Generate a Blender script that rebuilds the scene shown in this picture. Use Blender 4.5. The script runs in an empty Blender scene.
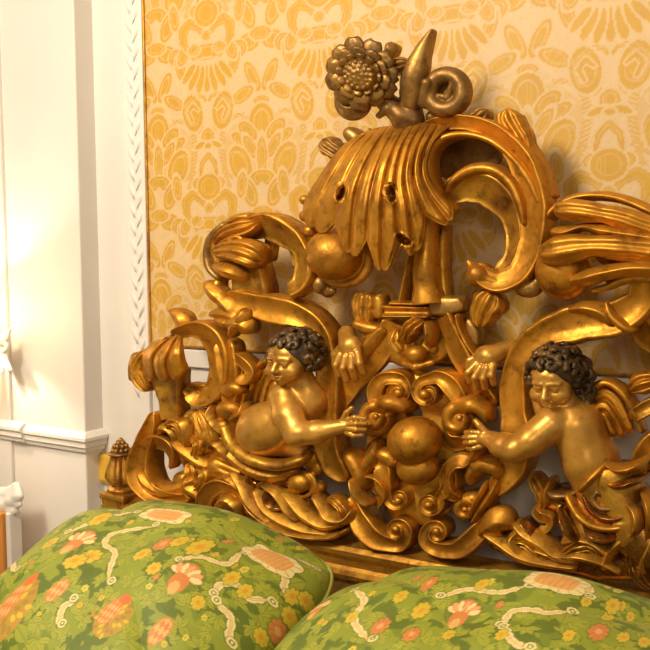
import bpy, bmesh, math, random
import numpy as np
from mathutils import Vector, Matrix

# ------------------------------------------------------------------ camera, world, light, exposure
scene = bpy.context.scene
COL = scene.collection
FPX = 950.0
YAW, PITCH, ROLL = math.radians(32.9), math.radians(4.53), math.radians(0.44)
CAM = np.array([0.93, -1.664, 1.40])
WALL_Y = 0.12
Fw = np.array([-math.sin(YAW) * math.cos(PITCH), math.cos(YAW) * math.cos(PITCH), -math.sin(PITCH)])
R0 = np.array([math.cos(YAW), math.sin(YAW), 0.0])
U0 = np.cross(R0, Fw)
Rt = R0 * math.cos(ROLL) - U0 * math.sin(ROLL)
Up = U0 * math.cos(ROLL) + R0 * math.sin(ROLL)
cd = bpy.data.cameras.new('camera')
cam = bpy.data.objects.new('camera', cd)
COL.objects.link(cam)
cd.sensor_width = 36.0
cd.lens = 36.0 * FPX / 650.0
cd.clip_start = 0.05
M4 = Matrix.Identity(4)
for i in range(3):
    M4[i][0], M4[i][1], M4[i][2], M4[i][3] = Rt[i], Up[i], -Fw[i], CAM[i]
cam.matrix_world = M4
scene.camera = cam

world = bpy.data.worlds.new('world')
scene.world = world
world.use_nodes = True
wb = world.node_tree.nodes['Background']
wb.inputs['Color'].default_value = (1.0, 0.86, 0.68, 1)
wb.inputs['Strength'].default_value = 0.23


def area(name, loc, target, size, power, color):
    l = bpy.data.lights.new(name, 'AREA')
    l.shape = 'RECTANGLE'
    l.size, l.size_y = size
    l.energy = power
    l.color = color
    o = bpy.data.objects.new(name, l)
    COL.objects.link(o)
    o.location = loc
    o.rotation_euler = (Vector(target) - Vector(loc)).to_track_quat('-Z', 'Y').to_euler()
    return o


def bulb(name, loc, r, power, color):
    l = bpy.data.lights.new(name, 'POINT')
    l.energy = power
    l.shadow_soft_size = r
    l.color = color
    o = bpy.data.objects.new(name, l)
    COL.objects.link(o)
    o.location = loc
    return o


area('chandelier_light', (-0.55, -1.9, 2.75), (-0.05, 0, 1.3), (0.55, 0.55), 54, (1.0, 0.86, 0.66))
area('fill_light', (1.6, -3.0, 2.3), (0, 0, 1.2), (1.0, 0.8), 16, (1.0, 0.86, 0.68))  # added fill from the right front, stands for no fixture

scene.view_settings.view_transform = 'Standard'
scene.view_settings.look = 'None'
scene.view_settings.gamma = 1.0
scene.view_settings.use_curve_mapping = False
scene.view_settings.exposure = 0.36

# ------------------------------------------------------------------ helpers
K = 0.0022          # metres per design unit of depth


def plane_pt(x, y, Y):
    """points of the picture's rays on the vertical plane at Y (arrays welcome)"""
    x = np.asarray(x, float); y = np.asarray(y, float)
    a = ((x - 325.0) / FPX)[..., None]; b = ((y - 325.0) / FPX)[..., None]
    d = Fw + Rt * a - Up * b
    t = (Y - CAM[1]) / d[..., 1]
    return CAM + d * t[..., None]


def project(P):
    v = P - CAM
    z = v @ Fw
    return 325 + FPX * (v @ Rt) / z, 325 - FPX * (v @ Up) / z


def MP(x, y, d, dref):
    p = plane_pt(x, y, -np.asarray(dref, float) * K)
    p = np.array(p)
    p[..., 1] -= (np.asarray(d, float) - dref) * K
    return p


def mesh_obj(name, verts, faces, mat, parent=None, smooth=True, recalc=False):
    me = bpy.data.meshes.new(name)
    verts = np.asarray(verts, np.float32)
    if isinstance(faces, np.ndarray):
        nf = len(faces)
        me.vertices.add(len(verts)); me.vertices.foreach_set('co', verts.ravel())
        me.loops.add(nf * 4); me.loops.foreach_set('vertex_index', faces.astype(np.int32).ravel())
        me.polygons.add(nf)
        me.polygons.foreach_set('loop_start', np.arange(0, nf * 4, 4, dtype=np.int32))
        me.update(calc_edges=True)
        me.validate()
    else:
        me.from_pydata([tuple(map(float, v)) for v in verts], [], faces)
        me.update()
    if recalc:
        bm = bmesh.new(); bm.from_mesh(me)
        bmesh.ops.recalc_face_normals(bm, faces=bm.faces[:])
        bm.to_mesh(me); bm.free()
    if smooth:
        me.polygons.foreach_set('use_smooth', [True] * len(me.polygons))
    if mat is not None:
        me.materials.append(mat)
    o = bpy.data.objects.new(name, me)
    COL.objects.link(o)
    if parent is not None:
        o.parent = parent
        o.matrix_parent_inverse = parent.matrix_basis.inverted()
    return o


def thing(name, label, cat, loc=(0, 0, 0), group=None):
    o = bpy.data.objects.new(name, None)
    COL.objects.link(o)
    o.location = loc
    o['label'] = label
    o['category'] = cat
    if group:
        o['group'] = group
    return o


def sub(name, parent):
    o = bpy.data.objects.new(name, None)
    COL.objects.link(o)
    o.parent = parent
    o.matrix_parent_inverse = parent.matrix_basis.inverted()
    return o


def tag(o, label, cat, group=None):
    o['label'] = label
    o['category'] = cat
    if group:
        o['group'] = group
    return o


def structure(o):
    o['kind'] = 'structure'
    return o


def box(name, lo, hi, mat, parent=None, bevel=0.0, seg=2):
    bm = bmesh.new()
    r = bmesh.ops.create_cube(bm, size=1.0)
    for v in r['verts']:
        for i in range(3):
            v.co[i] = lo[i] if v.co[i] < 0 else hi[i]
    if bevel:
        bmesh.ops.bevel(bm, geom=bm.edges[:], offset=bevel, segments=seg, affect='EDGES', profile=0.5)
    me = bpy.data.meshes.new(name); bm.to_mesh(me); bm.free()
    me.materials.append(mat)
    o = bpy.data.objects.new(name, me); COL.objects.link(o)
    if parent is not None:
        o.parent = parent
        o.matrix_parent_inverse = parent.matrix_basis.inverted()
    return o


def extrude_profile(name, prof, p0, p1, side, mat, parent=None):
    """sweep a 2-D profile (out, up) straight from p0 to p1; 'side' is the outward direction"""
    p0, p1, side = np.array(p0, float), np.array(p1, float), np.array(side, float)
    V = []
    for p in (p0, p1):
        for (a, b) in prof:
            V.append(p + side * a + np.array([0, 0, b]))
    n = len(prof)
    F = [[i, (i + 1) % n, n + (i + 1) % n, n + i] for i in range(n)]
    F += [list(range(n)), list(range(2 * n - 1, n - 1, -1))]
    return mesh_obj(name, V, F, mat, parent, smooth=False, recalc=True)


def catmull(P, n):
    """resample the rows of P with a Catmull-Rom curve, n samples, close to even spacing"""
    P = np.asarray(P, float)
    if len(P) == 2:
        t = np.linspace(0, 1, n)[:, None]
        return P[0] * (1 - t) + P[1] * t
    Q = np.vstack([2 * P[0] - P[1], P, 2 * P[-1] - P[-2]])
    out = []
    for i in range(1, len(Q) - 2):
        t = np.linspace(0, 1, 24, endpoint=False)[:, None]
        a, b, c, d = Q[i - 1], Q[i], Q[i + 1], Q[i + 2]
        out.append(0.5 * ((2 * b) + (-a + c) * t + (2 * a - 5 * b + 4 * c - d) * t ** 2 + (-a + 3 * b - 3 * c + d) * t ** 3))
    out.append(P[-1:])
    D = np.vstack(out)
    s = np.concatenate([[0], np.cumsum(np.hypot(*(np.diff(D[:, :2], axis=0).T)))])
    q = np.linspace(0, s[-1], n)
    return np.stack([np.interp(q, s, D[:, k]) for k in range(D.shape[1])], 1)


def prof_fn(kind):
    def f(a):
        b = np.abs(a)
        if kind == 'round':
            return np.sqrt(np.clip(1 - a * a, 0, 1))
        if kind == 'flat':
            return np.clip(1 - b ** 6, 0, 1) ** 0.5 * 0.9 + 0.1 * (1 - a * a)
        if kind == 'channel':
            return np.where(b < 0.78, 0.32 + 0.68 * (b / 0.78) ** 2.2, np.sqrt(np.clip(1 - ((b - 0.78) / 0.22) ** 2, 0, 1)))
        if kind == 'soft':      # shallow dip between rounded rims
            return np.where(b < 0.75, 0.68 + 0.32 * (b / 0.75) ** 2, np.sqrt(np.clip(1 - ((b - 0.75) / 0.25) ** 2, 0, 1)))
        if kind == 'left':      # high rim on the left of the path, falling to the right
            c = (a + 1) / 2
            return np.where(c < 0.14, np.sqrt(np.clip(1 - ((0.14 - c) / 0.14) ** 2, 0, 1)), np.maximum(1 - 1.15 * (c - 0.14) ** 0.7, 0.08))
        if kind == 'right':
            c = (1 - a) / 2
            return np.where(c < 0.14, np.sqrt(np.clip(1 - ((0.14 - c) / 0.14) ** 2, 0, 1)), np.maximum(1 - 1.15 * (c - 0.14) ** 0.7, 0.08))
        if kind == 'ridge':
            return np.clip(1 - b, 0, 1) ** 0.75 * 0.8 + 0.2 * np.clip(1 - b ** 4, 0, 1)
        if kind == 'knuckle':
            return np.sqrt(np.clip(1 - a * a, 0, 1)) * (0.88 + 0.12 * np.cos((a - 0.25) * math.pi * 2.2))
        if kind == 'flute3':
            return np.sqrt(np.clip(1 - a * a, 0, 1)) * (0.72 + 0.28 * np.cos(a * math.pi * 3))
        if kind == 'flute5':
            return np.sqrt(np.clip(1 - a * a, 0, 1)) * (0.76 + 0.24 * np.cos(a * math.pi * 5))
        return np.sqrt(np.clip(1 - a * a, 0, 1))
    return f


def ribbon(name, pts, prof, h, mat, parent, d=0.0, t=10.0, cap=(1, 1), lobes=0, lob=0.25, m=21, step=1.6, back=None):
    """carved strip along pts (x, y, half-width[, extra depth]); h = relief height, t = thickness behind"""
    A = np.array([list(p) + [0.0] * (4 - len(p)) for p in pts], float)
    L = np.sum(np.hypot(*np.diff(A[:, :2], axis=0).T))
    n = max(10, int(L / step) + 1)
    A = catmull(A, n)
    w = np.maximum(A[:, 2], 0.4)
    T = np.gradient(A[:, :2], axis=0)
    T /= np.maximum(np.linalg.norm(T, axis=1), 1e-6)[:, None]
    N = np.stack([-T[:, 1], T[:, 0]], 1)
    s = np.concatenate([[0], np.cumsum(np.hypot(*np.diff(A[:, :2], axis=0).T))])
    hs = np.ones(n)
    for e, on in ((0, cap[0]), (1, cap[1])):
        if on:
            dist = s if e == 0 else s[-1] - s
            cl = max(w[0 if e == 0 else -1] * on, 1.5)
            q = np.clip(dist / cl, 0, 1)
            k = np.sqrt(np.clip(1 - (1 - q) ** 2, 0.0, 1))
            k = np.maximum(k, 0.04)
            w = w * k; hs = hs * (0.35 + 0.65 * k)
    if lobes:
        ph = (s / s[-1]) * lobes
        w = w * (1 - lob * (1 - np.abs(np.sin(math.pi * ph)) ** 0.6) * np.clip(np.minimum(s, s[-1] - s) / (0.06 * s[-1] + 1e-6), 0, 1))
    ph0 = (A[0, 0] * 1.7 + A[0, 1] * 2.3) % 6.28
    w = w * (1 + 0.04 * np.sin(s * 0.13 + ph0) + 0.02 * np.sin(s * 0.29 + 2 * ph0))
    hs = hs * (1 + 0.05 * np.sin(s * 0.11 + 1.3 * ph0))
    a = -np.cos(np.linspace(0, math.pi, m)) * 0.5 + np.linspace(-1, 1, m) * 0.5
    f = prof_fn(prof)(a)
    wr = np.clip(w / (np.max(w) + 1e-6), 0.05, 1) ** 0.6
    if lobes:
        f2 = f[None, :] * (1 + 0.12 * np.cos(2 * math.pi * ph)[:, None] * np.abs(a)[None, :])
    else:
        f2 = np.repeat(f[None, :], n, 0)
    px = A[:, 0:1] + N[:, 0:1] * w[:, None] * a[None, :]
    py = A[:, 1:2] + N[:, 1:2] * w[:, None] * a[None, :]
    D = (d + A[:, 3])[:, None]
    front = MP(px, py, D + h * (hs * wr)[:, None] * f2, np.repeat(D + 0.4 * h, m, 1))
    ab = np.array([0.96, 0.0, -0.96])
    bx = A[:, 0:1] + N[:, 0:1] * w[:, None] * ab[None, :]
    by = A[:, 1:2] + N[:, 1:2] * w[:, None] * ab[None, :]
    bk = MP(bx, by, np.repeat(D - t, 3, 1), np.repeat(D + 0.4 * h, 3, 1))
    ring = np.concatenate([front, bk], 1)
    r = m + 3
    V = ring.reshape(-1, 3)
    i, j = np.meshgrid(np.arange(n - 1), np.arange(r), indexing='ij')
    j2 = (j + 1) % r
    Fq = np.stack([i * r + j, i * r + j2, (i + 1) * r + j2, (i + 1) * r + j], -1).reshape(-1, 4)
    faces = Fq.tolist() + [list(range(r)), list(range((n - 1) * r + r - 1, (n - 1) * r - 1, -1))]
    return mesh_obj(name, V, faces, mat, parent, recalc=True)


def volute(cx, cy, r0, a0, turns, sgn, w0, w1=1.6, rise=8, n=14, r1=2.0):
    """points of an inward spiral; angles in degrees, image axes (y down)"""
    out = []
    for i in range(n):
        q = i / (n - 1)
        r = r0 * (r1 / r0) ** q
        a = math.radians(a0) + sgn * turns * 2 * math.pi * q
        out.append((cx + r * math.cos(a), cy + r * math.sin(a), w0 + (w1 - w0) * q ** 0.8, rise * q))
    return out


def loft(name, curves, amp, mat, parent, sub_u=12, M=60, scal=0.1, th=0.008, holes=(), power=0.75, notch=None):
    """fluted leaf: the curves (x, y, depth) are its valleys, ridges swell between them, tips are scalloped"""
    C = np.stack([catmull(c, M * 2) for c in curves])            # (n, 2M, 3)
    n = len(curves)
    g = np.linspace(0, n - 1, (n - 1) * sub_u + 1)
    S = np.stack([[np.interp(g, np.arange(n), C[:, k, c]) for k in range(2 * M)] for c in range(3)], -1)   # (2M, G, 3)
    # smooth across
    Pm = np.vstack([2 * C[:1] - C[1:2], C, 2 * C[-1:] - C[-2:-1]])
    S2 = np.zeros((2 * M, len(g), 3))
    for q, gg in enumerate(g):
        i = min(int(gg), n - 2); t = gg - i
        a, b, c, dd = Pm[i], Pm[i + 1], Pm[i + 2], Pm[i + 3]
        S2[:, q] = 0.5 * ((2 * b) + (-a + c) * t + (2 * a - 5 * b + 4 * c - dd) * t ** 2 + (-a + 3 * b - 3 * c + dd) * t ** 3)
    rr = random.Random(int(curves[0][0][0]) + n)
    gi = np.minimum(g.astype(int), n - 2)
    va = np.array([rr.uniform(0.65, 1.15) for _ in range(n)])[gi]
    tv = np.array([rr.uniform(-0.05, 0.03) for _ in range(n)])[gi]
    sn = np.abs(np.sin(math.pi * g))
    rid = va * sn ** power + 0.16 * np.abs(np.sin(2 * math.pi * g)) ** 1.5
    tend = 1 - scal * (1 - sn ** 0.55) + tv * sn
    if notch is not None:
        fr = g - gi
        fr = fr * fr * (3 - 2 * fr)
        nt_ = np.array(notch, float)
        tend = 1 - 0.035 * (1 - sn ** 0.55) - (nt_[gi] * (1 - fr) ** 1.4 + nt_[gi + 1] * fr ** 1.4)
    V = np.zeros((M, len(g), 3))
    tt = np.linspace(0, 1, M)
    for q in range(len(g)):
        pos = tt * tend[q] * (2 * M - 1)
        for c in range(3):
            V[:, q, c] = np.interp(pos, np.arange(2 * M), S2[:, q, c])
    env = np.clip(tt / 0.12, 0.35, 1) * np.clip((1 - tt) / 0.07, 0.3, 1) ** 0.5
    V[:, :, 2] += amp * rid[None, :] * env[:, None]
    V[:, :, 2] += 0.6 * np.sin(V[:, :, 1] * 0.15 + g[None, :] * 2.1) + 0.5 * np.sin(V[:, :, 0] * 0.12 - g[None, :] * 1.3)
    for (hx, hy, ra, rb, ang, dep) in holes:
        ca, sa = math.cos(ang), math.sin(ang)
        X, Y = V[:, :, 0] - hx, V[:, :, 1] - hy
        e = np.sqrt(((X * ca + Y * sa) / ra) ** 2 + ((-X * sa + Y * ca) / rb) ** 2)
        V[:, :, 2] += np.where(e < 1, -dep * np.clip((1 - e) * 3.0, 0, 1), 0) + 2.5 * np.exp(-((e - 1.15) / 0.18) ** 2)
    W = MP(V[..., 0], V[..., 1], V[..., 2], V[..., 2])
    r = len(g)
    i, j = np.meshgrid(np.arange(M - 1), np.arange(r - 1), indexing='ij')
    Fq = np.stack([i * r + j, (i + 1) * r + j, (i + 1) * r + j + 1, i * r + j + 1], -1).reshape(-1, 4)
    o = mesh_obj(name, W.reshape(-1, 3), Fq, mat, parent)
    if o.data.polygons[len(o.data.polygons) // 2].normal.y > 0:
        o.data.flip_normals()
    md = o.modifiers.new('thick', 'SOLIDIFY')
    md.thickness = th; md.offset = -1
    return o


# -------- sculpting with distance fields: blended capsules and ellipsoids, meshed by surface nets
class Clay:
    def __init__(self, lo, hi, h=1.0):
        self.lo = np.array(lo, float); self.h = h
        self.n = np.ceil((np.array(hi, float) - self.lo) / h).astype(int) + 1
        self.F = np.full(self.n, 1e3, np.float32)
        self.ax = [self.lo[i] + h * np.arange(self.n[i]) for i in range(3)]

    def _slice(self, c0, c1):
        sl = []
        for i in range(3):
            a = int(max(0, math.floor((c0[i] - self.lo[i]) / self.h)))
            b = int(min(self.n[i], math.ceil((c1[i] - self.lo[i]) / self.h) + 1))
            if b <= a:
                return None
            sl.append(slice(a, b))
        return tuple(sl)

    def _grid(self, sl):
        return np.meshgrid(*[self.ax[i][sl[i]] for i in range(3)], indexing='ij', sparse=True)

    def _put(self, sl, D, k, op):
        F = self.F[sl]
        D = D.astype(np.float32)
        if op == 'add':
            if k > 0:
                hh = np.clip(0.5 + 0.5 * (F - D) / k, 0, 1)
                self.F[sl] = F * (1 - hh) + D * hh - k * hh * (1 - hh)
            else:
                self.F[sl] = np.minimum(F, D)
        else:
            D = -D
            if k > 0:
                hh = np.clip(0.5 - 0.5 * (F - D) / k, 0, 1)
                self.F[sl] = F * (1 - hh) + D * hh + k * hh * (1 - hh)
            else:
                self.F[sl] = np.maximum(F, D)

    def cap(self, p, q, r0, r1=None, k=3.0, op='add'):
        r1 = r0 if r1 is None else r1
        p, q = np.array(p, float), np.array(q, float)
        R = max(r0, r1) + k * 1.5 + 3
        sl = self._slice(np.minimum(p, q) - R, np.maximum(p, q) + R)
        if sl is None:
            return self
        X, Y, Z = self._grid(sl)
        v = q - p; L = max(v @ v, 1e-6)
        t = np.clip(((X - p[0]) * v[0] + (Y - p[1]) * v[1] + (Z - p[2]) * v[2]) / L, 0, 1)
        D = np.sqrt((X - p[0] - t * v[0]) ** 2 + (Y - p[1] - t * v[1]) ** 2 + (Z - p[2] - t * v[2]) ** 2) - (r0 + (r1 - r0) * t)
        self._put(sl, D, k, op)
        return self

    def chain(self, P, k=3.0, op='add'):
        for a, b in zip(P[:-1], P[1:]):
            self.cap(a[:3], b[:3], a[3], b[3], k, op)
        return self

    def ell(self, c, r, k=3.0, op='add', rot=None):
        c, r = np.array(c, float), np.array(r, float)
        R = max(r) + k * 1.5 + 3
        sl = self._slice(c - R, c + R)
        if sl is None:
            return self
        X, Y, Z = self._grid(sl)
        X, Y, Z = X - c[0], Y - c[1], Z - c[2]
        if rot is not None:      # rot: 3x3, rows are the local axes
            rot = np.asarray(rot)
            X, Y, Z = [rot[i, 0] * X + rot[i, 1] * Y + rot[i, 2] * Z for i in range(3)]
        k0 = np.sqrt((X / r[0]) ** 2 + (Y / r[1]) ** 2 + (Z / r[2]) ** 2)
        D = (k0 - 1) * min(r) * (0.5 + 0.5 * (np.prod(r) ** (1 / 3)) / min(r))
        self._put(sl, D + 0 * X + 0 * Y + 0 * Z, k, op)
        return self

    def ball(self, c, r, k=3.0, op='add'):
        return self.ell(c, (r, r, r), k, op)

    def ring(self, c, R, r, k=2.0, sq=1.0, op='add', ang=0.0):
        c = np.array(c, float); B = R * max(1, sq) + r + k + 4
        sl = self._slice(c - B, c + B)
        X, Y, Z = self._grid(sl)
        ca, sa = math.cos(ang), math.sin(ang)
        x, y = X - c[0], Y - c[1]
        x, y = x * ca + y * sa, (-x * sa + y * ca) / sq
        D = np.sqrt((np.sqrt(x ** 2 + y ** 2) - R) ** 2 + (Z - c[2]) ** 2) - r
        self._put(sl, D, k, op)
        return self

    def mesh(self, name, mat, parent, dref):
        F = self.F.copy()
        for ax in range(3):
            for e in (0, -1):
                ix = [slice(None)] * 3; ix[ax] = e
                F[tuple(ix)] = np.maximum(F[tuple(ix)], 0.5)
        S = F < 0
        n = np.array(F.shape) - 1
        cnt = np.zeros(n, np.int16)
        def cr(A, o):
            return A[o[0]:o[0] + n[0], o[1]:o[1] + n[1], o[2]:o[2] + n[2]]
        cor = [(i, j, k) for i in (0, 1) for j in (0, 1) for k in (0, 1)]
        for o in cor:
            cnt += cr(S, o)
        act = (cnt > 0) & (cnt < 8)
        idx = np.argwhere(act)
        acc = np.zeros((len(idx), 3)); wt = np.zeros(len(idx))
        I = tuple(idx.T)
        val = {o: cr(F, o)[I] for o in cor}
        for o in cor:
            for ax in range(3):
                if o[ax] == 0:
                    o2 = list(o); o2[ax] = 1; o2 = tuple(o2)
                    a, b = val[o], val[o2]
                    m = (a < 0) != (b < 0)
                    t = np.where(m, a / np.where(m, a - b, 1), 0)
                    p = np.zeros((len(idx), 3)) + np.array(o)
                    p[:, ax] += t
                    acc[m] += p[m]; wt[m] += 1
        V = idx + acc / wt[:, None]
        V = self.lo + self.h * V
        num = np.full(n, -1, np.int64); num[I] = np.arange(len(idx))
        faces = []
        for ax in range(3):
            b, c = (ax + 1) % 3, (ax + 2) % 3
            A = np.take(S, range(0, n[ax]), ax); B = np.take(S, range(1, n[ax] + 1), ax)
            ch = A != B
            e = np.argwhere(ch)
            e = e[(e[:, b] > 0) & (e[:, c] > 0) & (e[:, b] < n[b]) & (e[:, c] < n[c])]
            fl = A[tuple(e.T)]
            def g(db, dc):
                q = e.copy(); q[:, b] -= db; q[:, c] -= dc
                return num[tuple(q.T)]
            f = np.stack([g(1, 1), g(0, 1), g(0, 0), g(1, 0)], 1)
            f[~fl] = f[~fl][:, ::-1]
            faces.append(f)
        Fq = np.vstack(faces)
        Fq = Fq[(Fq >= 0).all(1)]
        # image axes (x right, y down, d to the viewer) are mirrored against (X, -Z.. ) -> keep orientation right
        W = MP(V[:, 0], V[:, 1], V[:, 2], dref)
        o = mesh_obj(name, W, Fq, mat, parent)
        return o


# ------------------------------------------------------------------ materials
def new_mat(name):
    m = bpy.data.materials.new(name)
    m.use_nodes = True
    nt = m.node_tree
    return m, nt, nt.nodes['Principled BSDF']


def ramp(nt, stops):
    r = nt.nodes.new('ShaderNodeValToRGB')
    r.color_ramp.elements[0].position = stops[0][0]; r.color_ramp.elements[0].color = (*stops[0][1], 1)
    r.color_ramp.elements[1].position = stops[-1][0]; r.color_ramp.elements[1].color = (*stops[-1][1], 1)
    for p, c in stops[1:-1]:
        e = r.color_ramp.elements.new(p); e.color = (*c, 1)
    return r


def noise(nt, co, scale, detail=4, rough=0.55):
    n = nt.nodes.new('ShaderNodeTexNoise')
    n.inputs['Scale'].default_value = scale; n.inputs['Detail'].default_value = detail
    n.inputs['Roughness'].default_value = rough
    nt.links.new(co.outputs['Object'], n.inputs['Vector'])
    return n


def gilt(name, stops, metal=0.78, r0=0.34, r1=0.56, bump=0.25, sc=9.0, dirt=0.75):
    m, nt, b = new_mat(name)
    co = nt.nodes.new('ShaderNodeTexCoord')
    n1 = noise(nt, co, sc, 6, 0.62)
    n2 = noise(nt, co, 70, 4, 0.6)
    cr = ramp(nt, stops)
    nt.links.new(n1.outputs['Fac'], cr.inputs['Fac'])
    n4 = noise(nt, co, 42, 5, 0.7)
    wr = ramp(nt, [(0.52, (0, 0, 0)), (0.72, (1, 1, 1))])
    nt.links.new(n4.outputs['Fac'], wr.inputs['Fac'])
    mx = nt.nodes.new('ShaderNodeMix'); mx.data_type = 'RGBA'
    mx.inputs[7].default_value = (*(0.35 * np.array(stops[0][1]) + 0.02 * np.array([1, .4, .1])), 1)
    ms = nt.nodes.new('ShaderNodeMath'); ms.operation = 'MULTIPLY'; ms.inputs[1].default_value = dirt
    nt.links.new(wr.outputs['Color'], ms.inputs[0])
    nt.links.new(ms.outputs[0], mx.inputs[0])
    nt.links.new(cr.outputs['Color'], mx.inputs[6])
    nt.links.new(mx.outputs[2], b.inputs['Base Color'])
    mr = nt.nodes.new('ShaderNodeMapRange')
    mr.inputs['From Min'].default_value = 0.3; mr.inputs['From Max'].default_value = 0.7
    mr.inputs['To Min'].default_value = r0; mr.inputs['To Max'].default_value = r1
    nt.links.new(n2.outputs['Fac'], mr.inputs['Value'])
    nt.links.new(mr.outputs['Result'], b.inputs['Roughness'])
    b.inputs['Metallic'].default_value = metal
    bp = nt.nodes.new('ShaderNodeBump')
    bp.inputs['Strength'].default_value = bump; bp.inputs['Distance'].default_value = 0.010
    n3 = noise(nt, co, 26, 4, 0.5)
    nt.links.new(n3.outputs['Fac'], bp.inputs['Height'])
    nt.links.new(bp.outputs['Normal'], b.inputs['Normal'])
    return m


GOLD = gilt('gilded_wood', [(0.25, (0.20, 0.070, 0.008)), (0.42, (0.45, 0.195, 0.016)), (0.62, (0.60, 0.275, 0.024)), (0.8, (0.40, 0.17, 0.02))], metal=0.74, r0=0.36, r1=0.58)
GOLD_WORN = gilt('worn_gilded_wood', [(0.28, (0.16, 0.045, 0.012)), (0.45, (0.46, 0.22, 0.025)), (0.62, (0.62, 0.33, 0.035)), (0.8, (0.34, 0.15, 0.02))], metal=0.75, sc=14)
FLESH = gilt('bronzed_gilding', [(0.3, (0.42, 0.19, 0.03)), (0.5, (0.58, 0.29, 0.045)), (0.75, (0.70, 0.38, 0.08))], metal=0.6, r0=0.3, r1=0.45, bump=0.10, dirt=0.45)
HAIR = gilt('dark_bronze', [(0.3, (0.035, 0.020, 0.010)), (0.52, (0.10, 0.058, 0.022)), (0.72, (0.30, 0.16, 0.04))], metal=0.5, sc=25)
UMBER = gilt('brown_gilding', [(0.3, (0.16, 0.075, 0.018)), (0.5, (0.34, 0.18, 0.04)), (0.75, (0.52, 0.29, 0.06))], metal=0.7, sc=16)
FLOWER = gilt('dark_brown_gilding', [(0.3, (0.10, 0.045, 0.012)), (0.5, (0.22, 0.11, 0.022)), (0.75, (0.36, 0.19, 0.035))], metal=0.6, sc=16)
BOLE = gilt('red_bole_gilding', [(0.3, (0.10, 0.026, 0.008)), (0.46, (0.30, 0.135, 0.018)), (0.58, (0.20, 0.06, 0.012)), (0.72, (0.38, 0.185, 0.022))], metal=0.75, sc=14, r0=0.16, r1=0.35, bump=0.12)


def plaster(name, col, rough=0.6):
    m, nt, b = new_mat(name)
    co = nt.nodes.new('ShaderNodeTexCoord')
    n = noise(nt, co, 6, 3)
    cr = ramp(nt, [(0.3, tuple(c * 0.96 for c in col)), (0.7, col)])
    nt.links.new(n.outputs['Fac'], cr.inputs['Fac'])
    nt.links.new(cr.outputs['Color'], b.inputs['Base Color'])
    b.inputs['Roughness'].default_value = rough
    return m


WHITE = plaster('cream_white_plaster', (0.72, 0.675, 0.62), 0.5)


def painted(name, rough, bump_scale, bump, sheen=0.3):
    m, nt, b = new_mat(name)
    at = nt.nodes.new('ShaderNodeAttribute'); at.attribute_name = 'pattern'
    co = nt.nodes.new('ShaderNodeTexCoord')
    n = noise(nt, co, 30, 3)
    mx = nt.nodes.new('ShaderNodeMix'); mx.data_type = 'RGBA'; mx.blend_type = 'MULTIPLY'
    mx.inputs[0].default_value = 0.18
    nt.links.new(at.outputs['Color'], mx.inputs[6])
    nt.links.new(n.outputs['Fac'], mx.inputs[7])
    nt.links.new(mx.outputs[2], b.inputs['Base Color'])
    b.inputs['Roughness'].default_value = rough
    b.inputs['Sheen Weight'].default_value = sheen
    wv = nt.nodes.new('ShaderNodeTexWave'); wv.inputs['Scale'].default_value = bump_scale
    nt.links.new(co.outputs['Object'], wv.inputs['Vector'])
    bp = nt.nodes.new('ShaderNodeBump'); bp.inputs['Strength'].default_value = bump; bp.inputs['Distance'].default_value = 0.001
    nt.links.new(wv.outputs['Fac'], bp.inputs['Height'])
    nt.links.new(bp.outputs['Normal'], b.inputs['Normal'])
    return m


DAMASK = painted('gold_damask_silk', 0.55, 120, 0.08, 0.1)
BROCADE = painted('green_floral_brocade', 0.6, 160, 0.12, 0.04)


def lin(c):
    c = np.array(c, float) / 255.0
    return np.where(c <= 0.04045, c / 12.92, ((c + 0.055) / 1.055) ** 2.4)


def set_pattern(o, rgb):
    a = o.data.color_attributes.new('pattern', 'FLOAT_COLOR', 'POINT')
    a.data.foreach_set('color', np.concatenate([rgb, np.ones((len(rgb), 1))], 1).astype(np.float32).ravel())


def seg_dist(X, Y, P, wd=None):
    """distance to a polyline; with widths returns distance minus the local half-width"""
    P = np.asarray(P, float)
    best = np.full(X.shape, 1e9)
    for i in range(len(P) - 1):
        a, b = P[i, :2], P[i + 1, :2]
        v = b - a; L = max(v @ v, 1e-9)
        t = np.clip(((X - a[0]) * v[0] + (Y - a[1]) * v[1]) / L, 0, 1)
        dd = np.hypot(X - a[0] - t * v[0], Y - a[1] - t * v[1])
        if P.shape[1] > 2:
            dd = dd - (P[i, 2] + (P[i + 1, 2] - P[i, 2]) * t)
        best = np.minimum(best, dd)
    return best


def ell_f(X, Y, cx, cy, rx, ry, ang=0.0):
    ca, sa = math.cos(ang), math.sin(ang)
    x, y = X - cx, Y - cy
    return np.hypot((x * ca + y * sa) / rx, (-x * sa + y * ca) / ry)


# ------------------------------------------------------------------ the room
def wall_x(px, py, Y=WALL_Y):
    return plane_pt(px, py, Y)


pan_left = float(wall_x(148, 200)[0])
pan_bot = float(wall_x(440, 363)[2])
PAN_TOP, PAN_RIGHT = 2.75, 1.45
corner = float(wall_x(98, 300)[0])            # where the pier's side meets the wall
# pier projection: its front edge is seen at px 80.5 / y 300
ray = Fw + Rt * ((81.5 - 325) / FPX) - Up * ((300 - 325) / FPX)
tt_ = (corner - CAM[0]) / ray[0]
pier_y = float(CAM[1] + ray[1] * tt_)
rail_z = float(plane_pt(60, 437, pier_y)[2])

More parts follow.
